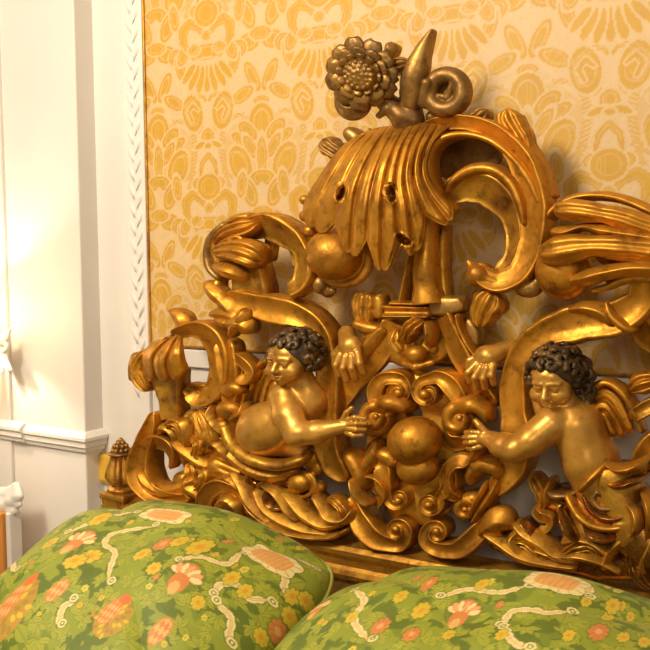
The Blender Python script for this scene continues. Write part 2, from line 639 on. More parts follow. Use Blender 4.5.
structure(box('floor', (-3.2, -4.2, -0.05), (2.6, WALL_Y + 0.05, 0.0), plaster('parquet_brown', (0.22, 0.12, 0.05), 0.4)))
structure(box('ceiling', (-3.2, -4.2, 3.2), (2.6, WALL_Y + 0.05, 3.25), WHITE))
structure(box('wall_back', (-3.2, WALL_Y + 0.006, 0.0), (2.6, WALL_Y + 0.06, 3.2), WHITE))
pier_edge2 = float(plane_pt(6, 200, pier_y)[0])
structure(box('wall_left', (-3.2, pier_y, 0.0), (corner, WALL_Y + 0.02, 3.2), WHITE, bevel=0.004))
structure(box('trim_1', (-3.2, pier_y - 0.012, 0.0), (pier_edge2, pier_y + 0.01, 3.2), WHITE, bevel=0.004))

# wall lamp at the picture's left: shade, arm and a white carved back plate that just shows
sc = plane_pt(-52, 322, pier_y - 0.05 - 0.13)
SX, SY, SZ = [float(v) for v in sc]
LAMP = thing('wall_lamp', 'white carved wall lamp at the left edge above the chair rail', 'lamp', (SX, pier_y - 0.05, SZ))
shm, nt, b = new_mat('lamp_shade_silk')
b.inputs['Base Color'].default_value = (0.85, 0.70, 0.45, 1); b.inputs['Roughness'].default_value = 0.8
tl = nt.nodes.new('ShaderNodeBsdfTranslucent'); tl.inputs['Color'].default_value = (0.9, 0.76, 0.54, 1)
mxs = nt.nodes.new('ShaderNodeMixShader'); mxs.inputs[0].default_value = 0.35
nt.links.new(b.outputs[0], mxs.inputs[1]); nt.links.new(tl.outputs[0], mxs.inputs[2])
nt.links.new(mxs.outputs[0], nt.nodes['Material Output'].inputs['Surface'])
Vs = []
for (r, z) in ((0.098, -0.07), (0.094, -0.04), (0.088, 0.0), (0.082, 0.04), (0.078, 0.07)):
    for k in range(40):
        a = 2 * math.pi * k / 40
        Vs.append((SX + r * math.cos(a), SY + r * math.sin(a), SZ + z))
mesh_obj('lamp_shade', Vs, [[i * 40 + k, i * 40 + (k + 1) % 40, (i + 1) * 40 + (k + 1) % 40, (i + 1) * 40 + k] for i in range(4) for k in range(40)], shm, LAMP)
box('lamp_arm', (SX - 0.008, SY, SZ - 0.10), (SX + 0.008, pier_y - 0.04, SZ - 0.085), WHITE, LAMP, bevel=0.003)
box('candle', (SX - 0.011, SY - 0.011, SZ - 0.10), (SX + 0.011, SY + 0.011, SZ - 0.02), WHITE, LAMP, bevel=0.006)
dpl = -(pier_y - 0.055) / K
c = Clay((-75, 315, dpl - 6), (16, 378, dpl + 16), 1.0)
c.cap((-55, 340, dpl), (-6, 348, dpl), 8, 6).cap((-6, 348, dpl), (6, 338, dpl + 3), 5, 4).cap((6, 338, dpl + 3), (8, 330, dpl), 3, 3).ring((4, 346, dpl + 3), 4.5, 2.2, 1.0).cap((2, 352, dpl), (8, 368, dpl), 4.5, 2.5).cap((-3, 356, dpl), (2, 372, dpl), 4, 2).cap((8, 366, dpl), (11, 370, dpl), 2, 1.5)
c.mesh('back_plate', WHITE, LAMP, dpl)
bulb('wall_lamp_light', (SX, SY, SZ), 0.018, 5.2, (1.0, 0.89, 0.74))

# carved white console at the left, below the chair rail
dc = -(pier_y - 0.10) / K
cb = plane_pt(-40, 520, pier_y - 0.10)
CON = thing('console_table', 'white carved console with acanthus bracket and ochre leg at the left edge', 'table', (float(cb[0]), pier_y - 0.10, 0.0))
c = Clay((-110, 478, dc - 26), (28, 560, dc + 14), 1.1)
c.cap((-100, 494, dc), (6, 494, dc), 7, 7, 3)
for (x, y, r) in ((-20, 508, 8), (-6, 506, 8), (6, 504, 8), (14, 500, 7), (19, 496, 6), (14, 510, 6), (5, 515, 6), (-8, 516, 6), (20, 504, 4)):
    c.cap((x - 3, y - 10, dc), (x, y, dc + 3), r * .7, r, 1.2)
c.mesh('bracket', WHITE, CON, dc)
ochre = plaster('ochre_paint', lin((206, 138, 62)), 0.5)
lg = plane_pt([-8, 13], [540, 540], pier_y - 0.10)
box('leg', (float(lg[0][0]), pier_y - 0.135, 0.0), (float(lg[1][0]), pier_y - 0.085, float(plane_pt(0, 508, pier_y - 0.10)[2])), ochre, CON, bevel=0.004)
lg = plane_pt([13.5, 18], [540, 540], pier_y - 0.10)
box('leg_moulding', (float(lg[0][0]), pier_y - 0.125, 0.0), (float(lg[1][0]), pier_y - 0.085, float(plane_pt(0, 508, pier_y - 0.10)[2])), WHITE, CON, bevel=0.004)
lg = plane_pt(-95, 500, pier_y - 0.10)
box('leg', (float(lg[0]) - 0.03, pier_y - 0.135, 0.0), (float(lg[0]) + 0.02, pier_y - 0.085, float(plane_pt(-95, 496, pier_y - 0.10)[2])), ochre, CON, bevel=0.004)

# small yellow rounded plate on the wall behind the bed post
pw = plane_pt([100, 113], [452, 483], WALL_Y)
o = box('wall_plate', (float(pw[0][0]), WALL_Y - 0.012, float(pw[1][2])), (float(pw[1][0]) + 0.03, WALL_Y + 0.001, float(pw[0][2])), plaster('yellow_brass', lin((222, 176, 60)), 0.4), bevel=0.010, seg=4)
tag(o, 'small yellow rounded plate on the wall behind the bed post finial', 'plate')

# chair rail around the pier
RP = [(0, -0.032), (0.008, -0.030), (0.010, -0.020), (0.016, -0.016), (0.016, -0.004), (0.022, 0.002), (0.022, 0.010), (0.010, 0.020), (0, 0.024)]
jog = float(plane_pt(28, 434, pier_y)[0])
V = []
for (ox, oy, kx, ky) in ((jog, pier_y, 0, -1), (corner, pier_y, 1, -1), (corner, WALL_Y + 0.004, 1, 0)):      # mitred round the corner
    for (a, b) in RP:
        V.append((ox + kx * a, oy + ky * a, rail_z + b))
n = len(RP)
F = [[q * n + i, q * n + (i + 1) % n, (q + 1) * n + (i + 1) % n, (q + 1) * n + i] for q in range(2) for i in range(n)] + [list(range(n)), list(range(3 * n - 1, 2 * n - 1, -1))]
structure(mesh_obj('trim_2', V, F, WHITE, smooth=False, recalc=True))
structure(extrude_profile('trim_3', RP, (-3.2, pier_y - 0.010, rail_z + 0.006), (jog + 0.004, pier_y - 0.010, rail_z + 0.006), (0, -1, 0), WHITE))

# carved plaster frame down the left of the silk panel: a flat band with a running leaf relief
fr0 = float(wall_x(127, 200)[0])
structure(box('trim_5', (fr0, WALL_Y - 0.006, 0.2), (pan_left - 0.004, WALL_Y + 0.01, 3.1), WHITE, bevel=0.003))
V, F = [], []
zz = 1.02
cxm = (fr0 + pan_left) / 2
hw = (pan_left - fr0) * 0.34
while zz < 2.6:
    for sgn in (-1, 1):
        P = [(0.0, 0.0), (0.35, 0.012), (0.8, 0.022), (1.0, 0.040), (0.75, 0.050), (0.3, 0.036), (0.05, 0.02)]
        b0 = len(V)
        for (a, b) in P:
            V.append((cxm + sgn * hw * a, WALL_Y - 0.0055, zz + b + (0.022 if sgn > 0 else 0)))
        for (a, b) in P:
            V.append((cxm + sgn * hw * (0.25 + a * 0.6), WALL_Y - 0.0085, zz + b * 0.75 + 0.006 + (0.022 if sgn > 0 else 0)))
        n = len(P)
        for i in range(n):
            F.append([b0 + i, b0 + (i + 1) % n, b0 + n + (i + 1) % n, b0 + n + i])
        F.append([b0 + n + i for i in range(n)])
    zz += 0.046
structure(mesh_obj('trim_6', V, F, WHITE, smooth=True, recalc=True))

# silk damask panel: dense grid, two-tone woven pattern in its own colours
step = 0.0026
xs = np.arange(pan_left, PAN_RIGHT, step); zs = np.arange(pan_bot, 2.12, step)
XX, ZZ = np.meshgrid(xs, zs)
UN = 0.16
n0 = float(wall_x(207, 80)[0])
z0 = float(wall_x(207, 0)[2])
u = np.abs(((XX - n0) / UN + 1.0) % 2.0 - 1.0)          # 0 on axis A, 1 on axis B
PER = 545.0
vy = ((z0 - ZZ) / UN * 213.8) % PER
ax_, bx_ = u * 165.0, (1 - u) * 165.0
inten = np.zeros_like(u)         # 0 ground .. 1 full figure
mid = np.zeros_like(u)
for off in (-PER, 0, PER):
    Y = vy - off
    def fig(m, val=1.0):
        global inten
        inten = np.where(m, val, inten)

    def efig(A, e):
        q = ell_f(A, Y, *e)
        fig(q < 1 + 5.0 / min(e[2], e[3]), 0.12)
        fig(q < 1)
        if min(e[2], e[3]) > 12:
            fig(np.abs(q - 0.66) < 1.6 / min(e[2], e[3]), 0.62)
            ca_, sa_ = math.cos(e[4]), math.sin(e[4])
            fig((q < 0.6) & (np.abs(np.sin(((A - e[0]) * ca_ + (Y - e[1]) * sa_) * 0.42)) < 0.22), 0.7)

    def sfig(A, P):
        q = seg_dist(A, Y, P)
        fig(q < 4.5, 0.12)
        fig(q < 0)
        fig(np.abs(q + 6) < 1.3, 0.6)
    # column B frame first
    wing = seg_dist(bx_, Y, [(55, 368, 6), (92, 372, 9), (118, 410, 10), (124, 460, 10), (116, 520, 9), (104, 585, 5)]) < 0
    inside = (ell_f(bx_, Y, 0, 475, 118, 112) < 1) & (Y > 372)
    fig(inside, 0.42)
    fig(wing & (np.sin(Y * 0.55 + bx_ * 0.3) > -0.65), 0.75)
    fig(seg_dist(bx_, Y, [(98, 585), (108, 565), (100, 552), (90, 562)]) < 5, 0.6)
    for e in [(38, 66, 21, 46, 0.28), (62, 40, 14, 40, -0.1), (34, 150, 30, 27, 0), (66, 165, 24, 26, 0), (80, 205, 15, 40, -0.25), (88, 165, 16, 30, 0.3),
              (0, 128, 30, 20, 0), (26, 255, 17, 50, 0.38), (56, 308, 38, 20, 0.62), (0, 330, 22, 14, 0), (0, 395, 36, 56, 0), (42, 420, 20, 36, 0.7),
              (62, 445, 16, 34, 0.95), (34, 470, 14, 40, 0.45), (66, 520, 32, 58, 0.30), (0, 500, 14, 60, 0), (0, 566, 36, 24, 0)]:
        efig(bx_, e)
    fig(ell_f(bx_, Y, 0, 66, 13, 34) < 1, 0.0)
    # column A
    sfig(ax_, [(8, 112, 5), (26, 80, 11), (54, 64, 14), (74, 84, 15), (74, 120, 12), (60, 152, 5)])
    for e in [(0, 40, 36, 40, 0), (0, 108, 13, 15, 0), (0, 165, 52, 30, 0), (40, 150, 18, 16, 0), (0, 216, 60, 36, 0), (0, 245, 11, 42, 0), (21, 243, 11, 42, -0.16), (41, 236, 11, 40, -0.36), (58, 222, 10, 34, -0.6),
              (0, 428, 20, 28, 0), (26, 452, 18, 8, 0.5), (24, 398, 6, 16, -0.4), (0, 592, 42, 28, 0), (34, 575, 16, 18, 0.5), (0, 455, 10, 8, 0)]:
        efig(ax_, e)
    sfig(ax_, [(6, 312, 4), (14, 298, 5), (34, 296, 8)])
    efig(ax_, (48, 348, 31, 58, 0.12))
    sfig(ax_, [(30, 340, 3), (48, 322, 5), (62, 344, 5), (50, 372, 4)])
    sfig(ax_, [(26, 548, 4), (20, 510, 7), (0, 484, 8)])
    fig(seg_dist(ax_, Y, [(52, 556), (62, 540), (52, 528), (44, 540)]) < 4, 0.7)
    # pale woven outlines inside the figures
    li = np.zeros_like(u, bool)
    for e in [(34, 150, 19, 17, 0), (34, 150, 9, 8, 0), (26, 255, 9, 38, 0.38), (62, 308, 34, 13, 0.62), (72, 525, 24, 48, 0.30), (38, 66, 12, 34, 0.28), (0, 395, 22, 38, 0)]:
        li |= np.abs(ell_f(bx_, Y, *e) - 1) < 0.07
    for e in [(30, 168, 15, 13, 0), (0, 165, 42, 22, 0), (0, 420, 13, 20, 0), (0, 592, 26, 17, 0)]:
        li |= np.abs(ell_f(ax_, Y, *e) - 1) < 0.08
    li |= np.abs(seg_dist(ax_, Y, [(14, 300), (42, 300), (66, 322), (68, 350), (56, 384)]) - 5) < 1.6
    li |= np.abs(seg_dist(bx_, Y, [(0, 450), (30, 400)])) < 1.5
    inten = np.where(li & (inten > 0.3), np.maximum(inten - 0.35, 0), inten)
# thin sprigs on the ground
sp = (np.sin(XX * 310 + 2.2 * np.sin(ZZ * 95)) * np.sin(ZZ * 270 + 1.7 * np.sin(XX * 120)) > 0.86) & (inten < 0.1)
inten = np.where(sp, 0.45, inten)
wv = (0.05 * np.sin(XX * 2 * math.pi / 0.0061) * np.sin(ZZ * 2 * math.pi / 0.0053))
inten = np.clip(inten + wv * (inten < 0.9), 0, 1)
ca, cb = lin((213, 182, 134)), lin((201, 154, 44))
rgb = ca * (1 - inten[..., None]) + cb * inten[..., None]
ny, nx = XX.shape
V = np.stack([XX, np.full_like(XX, WALL_Y), ZZ], -1).reshape(-1, 3)
i, j = np.meshgrid(np.arange(ny - 1), np.arange(nx - 1), indexing='ij')
Fq = np.stack([i * nx + j, i * nx + j + 1, (i + 1) * nx + j + 1, (i + 1) * nx + j], -1).reshape(-1, 4)
pan = mesh_obj('wall_covering', V, Fq, DAMASK)
structure(pan)
set_pattern(pan, rgb.reshape(-1, 3))

# gilt cord around the panel
def rope(name, p0, p1, r, pitch):
    p0, p1 = np.array(p0, float), np.array(p1, float)
    L = np.linalg.norm(p1 - p0); n = int(L / 0.003)
    e = (p1 - p0) / L
    s1 = np.array([0, -1, 0.0]); s2 = np.cross(e, s1)
    V = []
    for q in range(n + 1):
        c = p0 + (p1 - p0) * q / n
        tw = 2 * math.pi * q * 0.003 / pitch
        for k in range(10):
            a = 2 * math.pi * k / 10
            rr = r * (0.82 + 0.18 * abs(math.cos((a + tw))))
            V.append(c + rr * (math.cos(a) * s1 + math.sin(a) * s2))
    F = [[q * 10 + k, q * 10 + (k + 1) % 10, (q + 1) * 10 + (k + 1) % 10, (q + 1) * 10 + k] for q in range(n) for k in range(10)]
    return structure(mesh_obj(name, V, F, GOLD_WORN, recalc=True))


rope('trim_7', (pan_left, WALL_Y - 0.002, pan_bot), (pan_left, WALL_Y - 0.002, 2.12), 0.0035, 0.02)
rope('trim_8', (pan_left, WALL_Y - 0.002, pan_bot), (PAN_RIGHT, WALL_Y - 0.002, pan_bot), 0.0035, 0.02)
structure(box('trim_9', (pan_left - 0.004, WALL_Y - 0.006, pan_bot - 0.05), (PAN_RIGHT, WALL_Y + 0.008, pan_bot - 0.006), WHITE, bevel=0.003))

# ------------------------------------------------------------------ the carved headboard
base_pt = plane_pt(400, 560, 0.0)
HB = thing('carved_headboard', 'gilded carved wood headboard with shell crest, scrolls and two cherubs behind the green pillows', 'headboard', (float(base_pt[0]), 0.0, 0.0))


def rb(name, pts, prof='soft', h=9, mat=None, d=0, t=10, **kw):
    return ribbon(name, pts, prof, h, mat or GOLD, kw.pop('parent', HB), d=d, t=t, **kw)


# rail, stepped and moulded, and the corner post with its finial
zr = float(plane_pt(377, 547, 0.0)[2])
x_l = float(plane_pt(112, 498, 0.0)[0])
x_r = 0.98
RAIL = [(-0.03, -0.085), (0.016, -0.085), (0.022, -0.075), (0.030, -0.070), (0.034, -0.060), (0.030, -0.050), (0.024, -0.044), (0.026, -0.03), (0.036, -0.018), (0.038, -0.008), (0.030, 0.0), (0.0, 0.010), (-0.03, 0.010)]
extrude_profile('rail', RAIL, (x_l, 0, zr), (x_r, 0, zr), (0, -1, 0), GOLD_WORN, HB)
box('rail_panel', (x_l, -0.017, zr - 0.75), (x_r, 0.03, zr - 0.083), FLOWER, HB, bevel=0.002)


def lathe(name, prof, c, mat, parent, flutes=0, famp=0.0, fz=(0, 1), n=64):
    V, F = [], []
    for (r, z) in prof:
        for k in range(n):
            a = 2 * math.pi * k / n
            rr = r
            if flutes and fz[0] <= z <= fz[1]:
                e = math.sin(math.pi * (z - fz[0]) / (fz[1] - fz[0])) ** 0.5
                rr = r * (1 - famp * e * (1 - abs(math.sin(a * flutes / 2)) ** 0.7))
            V.append((c[0] + rr * math.cos(a), c[1] + rr * math.sin(a), c[2] + z))
    m = len(prof)
    for i in range(m - 1):
        for k in range(n):
            F.append([i * n + k, i * n + (k + 1) % n, (i + 1) * n + (k + 1) % n, (i + 1) * n + k])
    F.append(list(range(n))[::-1]); F.append([(m - 1) * n + k for k in range(n)])
    return mesh_obj(name, V, F, mat, parent)


def smooth_prof(P, n=60):
    return [tuple(q) for q in catmull(np.array(P, float), n)]


pc = plane_pt(123, 491, 0.0)
px_, pz_ = float(pc[0]), float(pc[2])
post = box('post', (px_ - 0.038, -0.038, 0.0), (px_ + 0.038, 0.038, pz_ - 0.012), GOLD_WORN, HB, bevel=0.004)
box('post_cap', (px_ - 0.042, -0.042, pz_ - 0.016), (px_ + 0.042, 0.042, pz_), GOLD_WORN, HB, bevel=0.005)
fin = lathe('finial', smooth_prof([(0.034, 0.0), (0.036, 0.008), (0.030, 0.014), (0.025, 0.018), (0.032, 0.023), (0.040, 0.036), (0.0395, 0.048), (0.034, 0.064), (0.028, 0.080), (0.025, 0.092)], 70), (px_, -0.004, pz_), GOLD_WORN, HB, 9, 0.22, (0.022, 0.094))
lathe('finial_collar', smooth_prof([(0.024, 0.091), (0.031, 0.093), (0.032, 0.097), (0.024, 0.100)], 14), (px_, -0.004, pz_), UMBER, fin)
bud = Clay((0, 0, 0), (1, 1, 1))
bV = bmesh.new()
for ring_, (rr, zq, cnt) in enumerate([(0.018, 0.103, 9), (0.0135, 0.113, 7), (0.007, 0.121, 4), (0.0, 0.127, 1)]):
    for k in range(cnt):
        a = 2 * math.pi * (k + 0.5 * ring_) / cnt
        bmesh.ops.create_uvsphere(bV, u_segments=12, v_segments=8, radius=0.0075, matrix=Matrix.Translation((px_ + rr * math.cos(a), -0.004 + rr * math.sin(a), pz_ + zq)))
bmesh.ops.create_uvsphere(bV, u_segments=16, v_segments=12, radius=0.017, matrix=Matrix.Translation((px_, -0.004, pz_ + 0.106)))
me = bpy.data.meshes.new('finial_bud'); bV.to_mesh(me); bV.free()
me.polygons.foreach_set('use_smooth', [True] * len(me.polygons)); me.materials.append(UMBER)
o = bpy.data.objects.new('finial_bud', me); COL.objects.link(o); o.parent = fin; o.matrix_parent_inverse = Matrix.Identity(4)

# ---- crest: fluted shell over the arch
shell = [
    [(366, 131, 6), (342, 146, 14), (322, 172, 22), (305, 200, 24), (302, 222, 20)],
    [(372, 129, 8), (350, 149, 24), (332, 178, 34), (319, 206, 36), (313, 238, 30)],
    [(380, 127, 9), (361, 150, 31), (346, 178, 43), (337, 206, 46), (331, 248, 38)],
    [(389, 126, 10), (373, 150, 36), (360, 178, 49), (353, 210, 53), (350, 257, 42)],
    [(398, 125, 10), (384, 149, 38), (374, 178, 52), (368, 212, 56), (366, 265, 44)],
    [(407, 124, 10), (394, 148, 39), (385, 178, 53), (382, 212, 57), (382, 274, 44)],
    [(415, 123, 10), (402, 147, 38), (395, 177, 52), (396, 210, 55), (401, 268, 44)],
    [(423, 123, 9), (410, 146, 37), (404, 176, 50), (408, 207, 53), (416, 258, 42)],
    [(431, 123, 9), (418, 146, 33), (413, 174, 44), (420, 202, 47), (436, 238, 38)],
    [(439, 124, 8), (426, 146, 28), (421, 171, 37), (430, 195, 39), (451, 224, 34)],
    [(449, 127, 6), (434, 144, 22), (428, 167, 29), (437, 189, 31), (458, 210, 28)],
]
loft('shell', shell, 5.0, GOLD, HB, scal=0.10, holes=[(341, 193, 4.5, 8, 0.3, 16), (391, 194, 4.5, 8, -0.25, 16), (404, 240, 4, 9, -1.0, 14)], M=100, sub_u=14,
     notch=[0.02, 0.06, 0.15, 0.0, 0.13, 0.0, 0.17, 0.02, 0.16, 0.0, 0.05])
# little ruffled tongues at the shell's back edge
rb('crest_leaf', [(342, 156, 8), (330, 148, 11), (319, 140, 8)], 'flute3', 9, UMBER, d=4, lobes=2)
rb('crest_leaf', [(360, 142, 7), (350, 134, 8), (344, 128, 5)], 'round', 7, UMBER, d=2)
c = Clay((296, 192, -10), (318, 240, 30), 1.0)
c.ball((306, 200, 14), 5).ball((307, 216, 14), 6).ball((311, 231, 14), 6).cap((312, 196, 8), (314, 232, 8), 5)
c.mesh('shell_edge', GOLD, HB, 12)

# ---- arch and the big open scroll right of it
rb('arch', [(418, 130, 5, 0), (436, 124, 7, 0), (458, 121, 8, 2), (484, 127, 9, 0), (506, 142, 12, 0), (523, 165, 15, 0), (532, 195, 17, 0), (534, 225, 16, 0), (529, 252, 14, 2), (517, 274, 13, 6), (497, 282, 11, 9), (482, 276, 9, 12), (474, 264, 6, 13)], 'left', 12, d=4, t=14, lobes=0)
rb('arch_rim', [(452, 213, 4, 16), (438, 196, 4, 16), (429, 174, 3.5, 15), (430, 152, 3.5, 12), (443, 138, 3.5, 9), (465, 134, 3.5, 7), (489, 140, 3.5, 7), (510, 155, 4, 7), (528, 178, 4.5, 6), (540, 205, 3, 4)], 'round', 6, d=3, t=14)
rb('inner_scroll', [(440, 204, 6, 8), (452, 192, 12, 6), (467, 186, 16, 3), (487, 189, 18, 2), (503, 202, 16, 1), (512, 222, 12, 1), (514, 244, 10, 3), (508, 263, 10, 5), (494, 275, 9, 8)], 'left', 15, GOLD_WORN, d=-9, t=8)
rb('inner_rim', [(444, 194, 2.5), (456, 178, 5), (474, 169, 6), (494, 170, 6), (510, 182, 6), (520, 202, 5), (524, 226, 3)], 'round', 8, d=4, t=12)
rb('arch_back', [(430, 172, 10), (446, 160, 22), (470, 152, 18), (500, 160, 10)], 'flat', 2, FLOWER, d=-24, t=4)  # brown gilding, darkened so part of the hollow's shade is in its colour
rb('crest_leaf', [(468, 124, 7), (479, 116, 9), (487, 110, 6)], 'flute3', 7, UMBER, d=2, lobes=2)
rb('crest_leaf', [(528, 156, 5), (518, 136, 13), (508, 120, 14), (506, 108, 9)], 'flute3', 7, GOLD, d=2, lobes=2, lob=0.2)
rb('crest_leaf', [(553, 198, 3), (541, 172, 7), (527, 150, 8), (516, 132, 6)], 'ridge', 7, GOLD, d=0)
# bulb at the tip of the scroll
c = Clay((455, 245, -10), (500, 300, 40), 1.0)
c.ell((478, 275, 14), (11, 12, 11)).cap((478, 275, 14), (470, 262, 16), 8, 3).cap((482, 278, 12), (498, 284, 10), 9, 7)
c.mesh('scroll_tip', GOLD, HB, 14)

# ---- ball below the shell, small buds
c = Clay((298, 220, -15), (372, 300, 62), 1.0)
c.ell((335, 254, 20), (27, 26, 27), k=1).ring((337, 256, 14), 27, 4, k=3, sq=0.97)
c.ring((340, 262, 16), 25, 4.5, k=1.5, sq=0.9)
c.mesh('ball', GOLD, HB, 22)
c = Clay((300, 268, -10), (350, 305, 30), 1.0)
c.ell((321, 284, 8), (8, 10, 9)).ball((332, 291, 8), 4, 2).cap((318, 272, 4), (326, 292, 4), 6)
c.mesh('bud', UMBER, HB, 8)

# ---- central column and its stepped base
rb('column', [(428, 214, 8, 8), (426, 232, 9, 8), (424, 255, 11, 8), (424, 280, 13, 8), (426, 304, 16, 8)], 'round', 17, d=0, cap=(0, 0))
rb('column_strap', [(414, 232, 4, 4), (410, 258, 4.5, 4), (405, 285, 5, 4), (402, 304, 5, 4)], 'ridge', 10, d=2, cap=(0, 0))
rb('column_strap', [(443, 226, 4), (442, 262, 4), (444, 300, 5)], 'round', 6, GOLD_WORN, d=0, cap=(0, 0))
rb('column_base', [(385, 311, 6, 4), (432, 312, 6, 4)], 'soft', 16, d=2, cap=(.3, .3))
rb('column_base', [(392, 303, 3, 4), (430, 304, 3, 4)], 'round', 16, d=0, cap=(.3, .3))
rb('column_base', [(430, 305, 11), (448, 306, 11), (464, 303, 8)], 'flat', 12, UMBER, d=2, cap=(.2, .3))

# ---- the two diagonal straps under the column
rb('strap', [(440, 314, 13), (450, 336, 13), (463, 360, 12), (477, 384, 11), (494, 408, 9)], 'left', 11, d=4, cap=(.3, 1))
rb('strap_rim', [(457, 313, 2.5), (460, 328, 2.5), (468, 344, 2.5), (478, 358, 2)], 'round', 8, d=8)
rb('strap', [(396, 322, 12), (384, 342, 13), (366, 363, 13), (347, 384, 13), (331, 408, 11), (328, 424, 8)], 'right', 10, d=3, cap=(.3, 1))
rb('leaf', [(478, 328, 7), (482, 313, 16), (488, 302, 17), (493, 291, 10)], 'flute3', 9, d=8, lobes=2, lob=0.15, cap=(.6, .5))
rb('leaf', [(464, 318, 5), (470, 332, 9), (474, 350, 6)], 'flat', 6, UMBER, d=-2)
rb('leaf', [(364, 326, 7), (362, 308, 13), (364, 293, 12)], 'flute3', 8, d=6, lobes=2, lob=0.15, cap=(.6, .3))
rb('leaf', [(378, 320, 5), (379, 306, 6), (378, 294, 4)], 'round', 7, GOLD_WORN, d=4)
rb('leaf', [(384, 326, 6), (372, 338, 9), (362, 352, 8), (358, 366, 5)], 'ridge', 8, d=8)
rb('leaf', [(352, 322, 4), (366, 328, 7), (382, 330, 6)], 'round', 8, GOLD, d=8)

# ---- right trunk, turning up into the claw leaf
rb('trunk', [(684, 268, 16, 8), (664, 262, 17, 10), (650, 276, 17, 9), (640, 302, 17, 6), (613, 319, 19, 5), (580, 323, 20, 5), (546, 334, 17, 5), (523, 354, 14, 4), (514, 380, 14, 3), (515, 410, 15, 3), (518, 438, 17, 3), (513, 466, 17, 3), (499, 486, 11, 4), (492, 496, 5, 5)], 'soft', 14, d=2, t=14)
rb('trunk_leaf', [(566, 310, 4, 8), (586, 308, 7, 10), (604, 314, 9, 10), (612, 326, 5, 8)], 'ridge', 9, d=8)
rb('trunk_leaf', [(606, 300, 3, 8), (612, 316, 5, 9), (626, 328, 5, 9), (636, 330, 2, 7)], 'round', 9, d=8)
rb('side_scroll', [(630, 300, 8), (638, 322, 13), (652, 338, 15), (672, 338, 13), (682, 322, 9)], 'left', 12, GOLD, d=-2)
claws = [
    [(700, 232, 10), (660, 218, 14), (626, 208, 14), (600, 206, 12), (590, 210, 8)],
    [(700, 244, 16), (654, 236, 22), (620, 232, 20), (600, 232, 18), (590, 232, 12)],
    [(700, 262, 16), (654, 262, 22), (620, 264, 20), (605, 266, 18), (598, 268, 12)],
    [(700, 274, 12), (656, 274, 18), (628, 280, 18), (612, 286, 16), (604, 288, 10)],
]
loft('claw_leaf', claws, 5, GOLD_WORN, HB, scal=0.1, M=60, sub_u=16, power=0.6)
rb('claw', [(552, 211, 8, 16), (566, 210, 11, 22), (590, 212, 11, 26), (620, 218, 11, 26), (652, 228, 12, 24), (700, 238, 12, 18)], 'knuckle', 13, d=6, t=8, lobes=3, lob=0.12)
rb('claw', [(549, 231, 4, 14), (562, 233, 7, 18), (582, 227, 4, 22), (604, 231, 7, 26), (652, 238, 9, 26), (700, 248, 8, 18)], 'ridge', 9, d=6, t=8)
rb('claw', [(536, 250, 8, 20), (549, 252, 14, 26), (572, 248, 14, 30), (596, 246, 11, 32), (630, 248, 12, 32), (700, 256, 12, 26)], 'knuckle', 14, d=8, t=8)
rb('claw', [(604, 256, 3, 26), (630, 259, 5, 28), (660, 262, 6, 26), (700, 266, 6, 20)], 'round', 9, d=6, t=8)
rb('claw', [(568, 281, 4, 20), (584, 278, 8, 25), (608, 272, 8, 28), (640, 268, 9, 28), (700, 272, 9, 22)], 'ridge', 11, d=8, t=8)
rb('claw', [(590, 291, 2, 16), (606, 287, 4, 20), (626, 279, 5, 22), (652, 276, 6, 22)], 'round', 7, GOLD_WORN, d=6, t=8)
rb('claw_rim', [(700, 250, 4), (672, 224, 5), (642, 207, 5), (612, 197, 5), (580, 197, 5), (556, 208, 5), (543, 226, 4), (538, 246, 3)], 'round', 12, d=2, t=12)
c = Clay((520, 240, -15), (610, 306, 50), 1.0)
c.ell((563, 270, 12), (27, 27, 22), k=1).ring((563, 272, 14), 25, 3.5, k=3)
c.mesh('ball', GOLD, HB, 16)
c = Clay((505, 270, -10), (550, 310, 30), 1.0)
c.ell((528, 288, 6), (14, 10, 9)).ball((538, 282, 6), 7)
c.mesh('bud', UMBER, HB, 8)

# ---- left arched scroll with its leaf
rb('arched_scroll', [(240, 236, 8, 4), (252, 228, 11, 6), (269, 227, 14, 6), (286, 235, 14, 6), (300, 250, 11, 5), (303, 268, 11, 5), (297, 284, 10, 7), (284, 290, 7, 9)], 'left', 15, GOLD_WORN, d=3, t=12)
rb('arched_scroll_rim', [(244, 220, 3, 4), (262, 215, 3, 6), (280, 219, 3, 6), (297, 232, 3, 5), (309, 252, 3, 5), (312, 270, 3, 5), (304, 288, 3, 6), (290, 297, 3, 7)], 'round', 8, GOLD, d=10, t=12)
rb('arched_scroll_lip', [(268, 262, 5), (271, 238, 7), (284, 234, 7), (294, 250, 5), (297, 268, 4)], 'right', 7, GOLD_WORN, d=-6, t=5)
c = Clay((200, 212, -8), (268, 290, 34), 1.0)
c.ell((230, 250, 4), (22, 28, 14), 1)
c.mesh('scroll_leaf_ground', GOLD_WORN, HB, 10)
rb('scroll_leaf', [(213, 246, 4, 8), (222, 236, 8, 13), (236, 230, 10, 16), (249, 226, 8, 15), (257, 222, 4, 11)], 'flute3', 10, d=8, lobes=2, lob=0.15)
rb('scroll_leaf', [(210, 253, 5, 10), (224, 250, 10, 17), (240, 251, 13, 21), (253, 256, 13, 20), (262, 262, 7, 14)], 'flute3', 11, d=10)
rb('scroll_leaf', [(211, 264, 4, 8), (221, 269, 7, 13), (233, 273, 7, 14), (245, 278, 4, 9)], 'ridge', 10, d=8)
rb('scroll_leaf', [(226, 222, 3, 6), (238, 218, 5, 10), (252, 216, 4, 9)], 'round', 8, d=6)
c = Clay((228, 230, 15), (250, 252, 46), 0.8)
c.ring((238, 241, 31), 6, 2.4, 1, 0.7)
c.mesh('eyelet', GOLD, HB, 28)
rb('scroll_leaf_edge', [(228, 222, 4), (214, 236, 5), (208, 252, 5), (211, 268, 5), (222, 280, 4)], 'round', 12, UMBER, d=4)
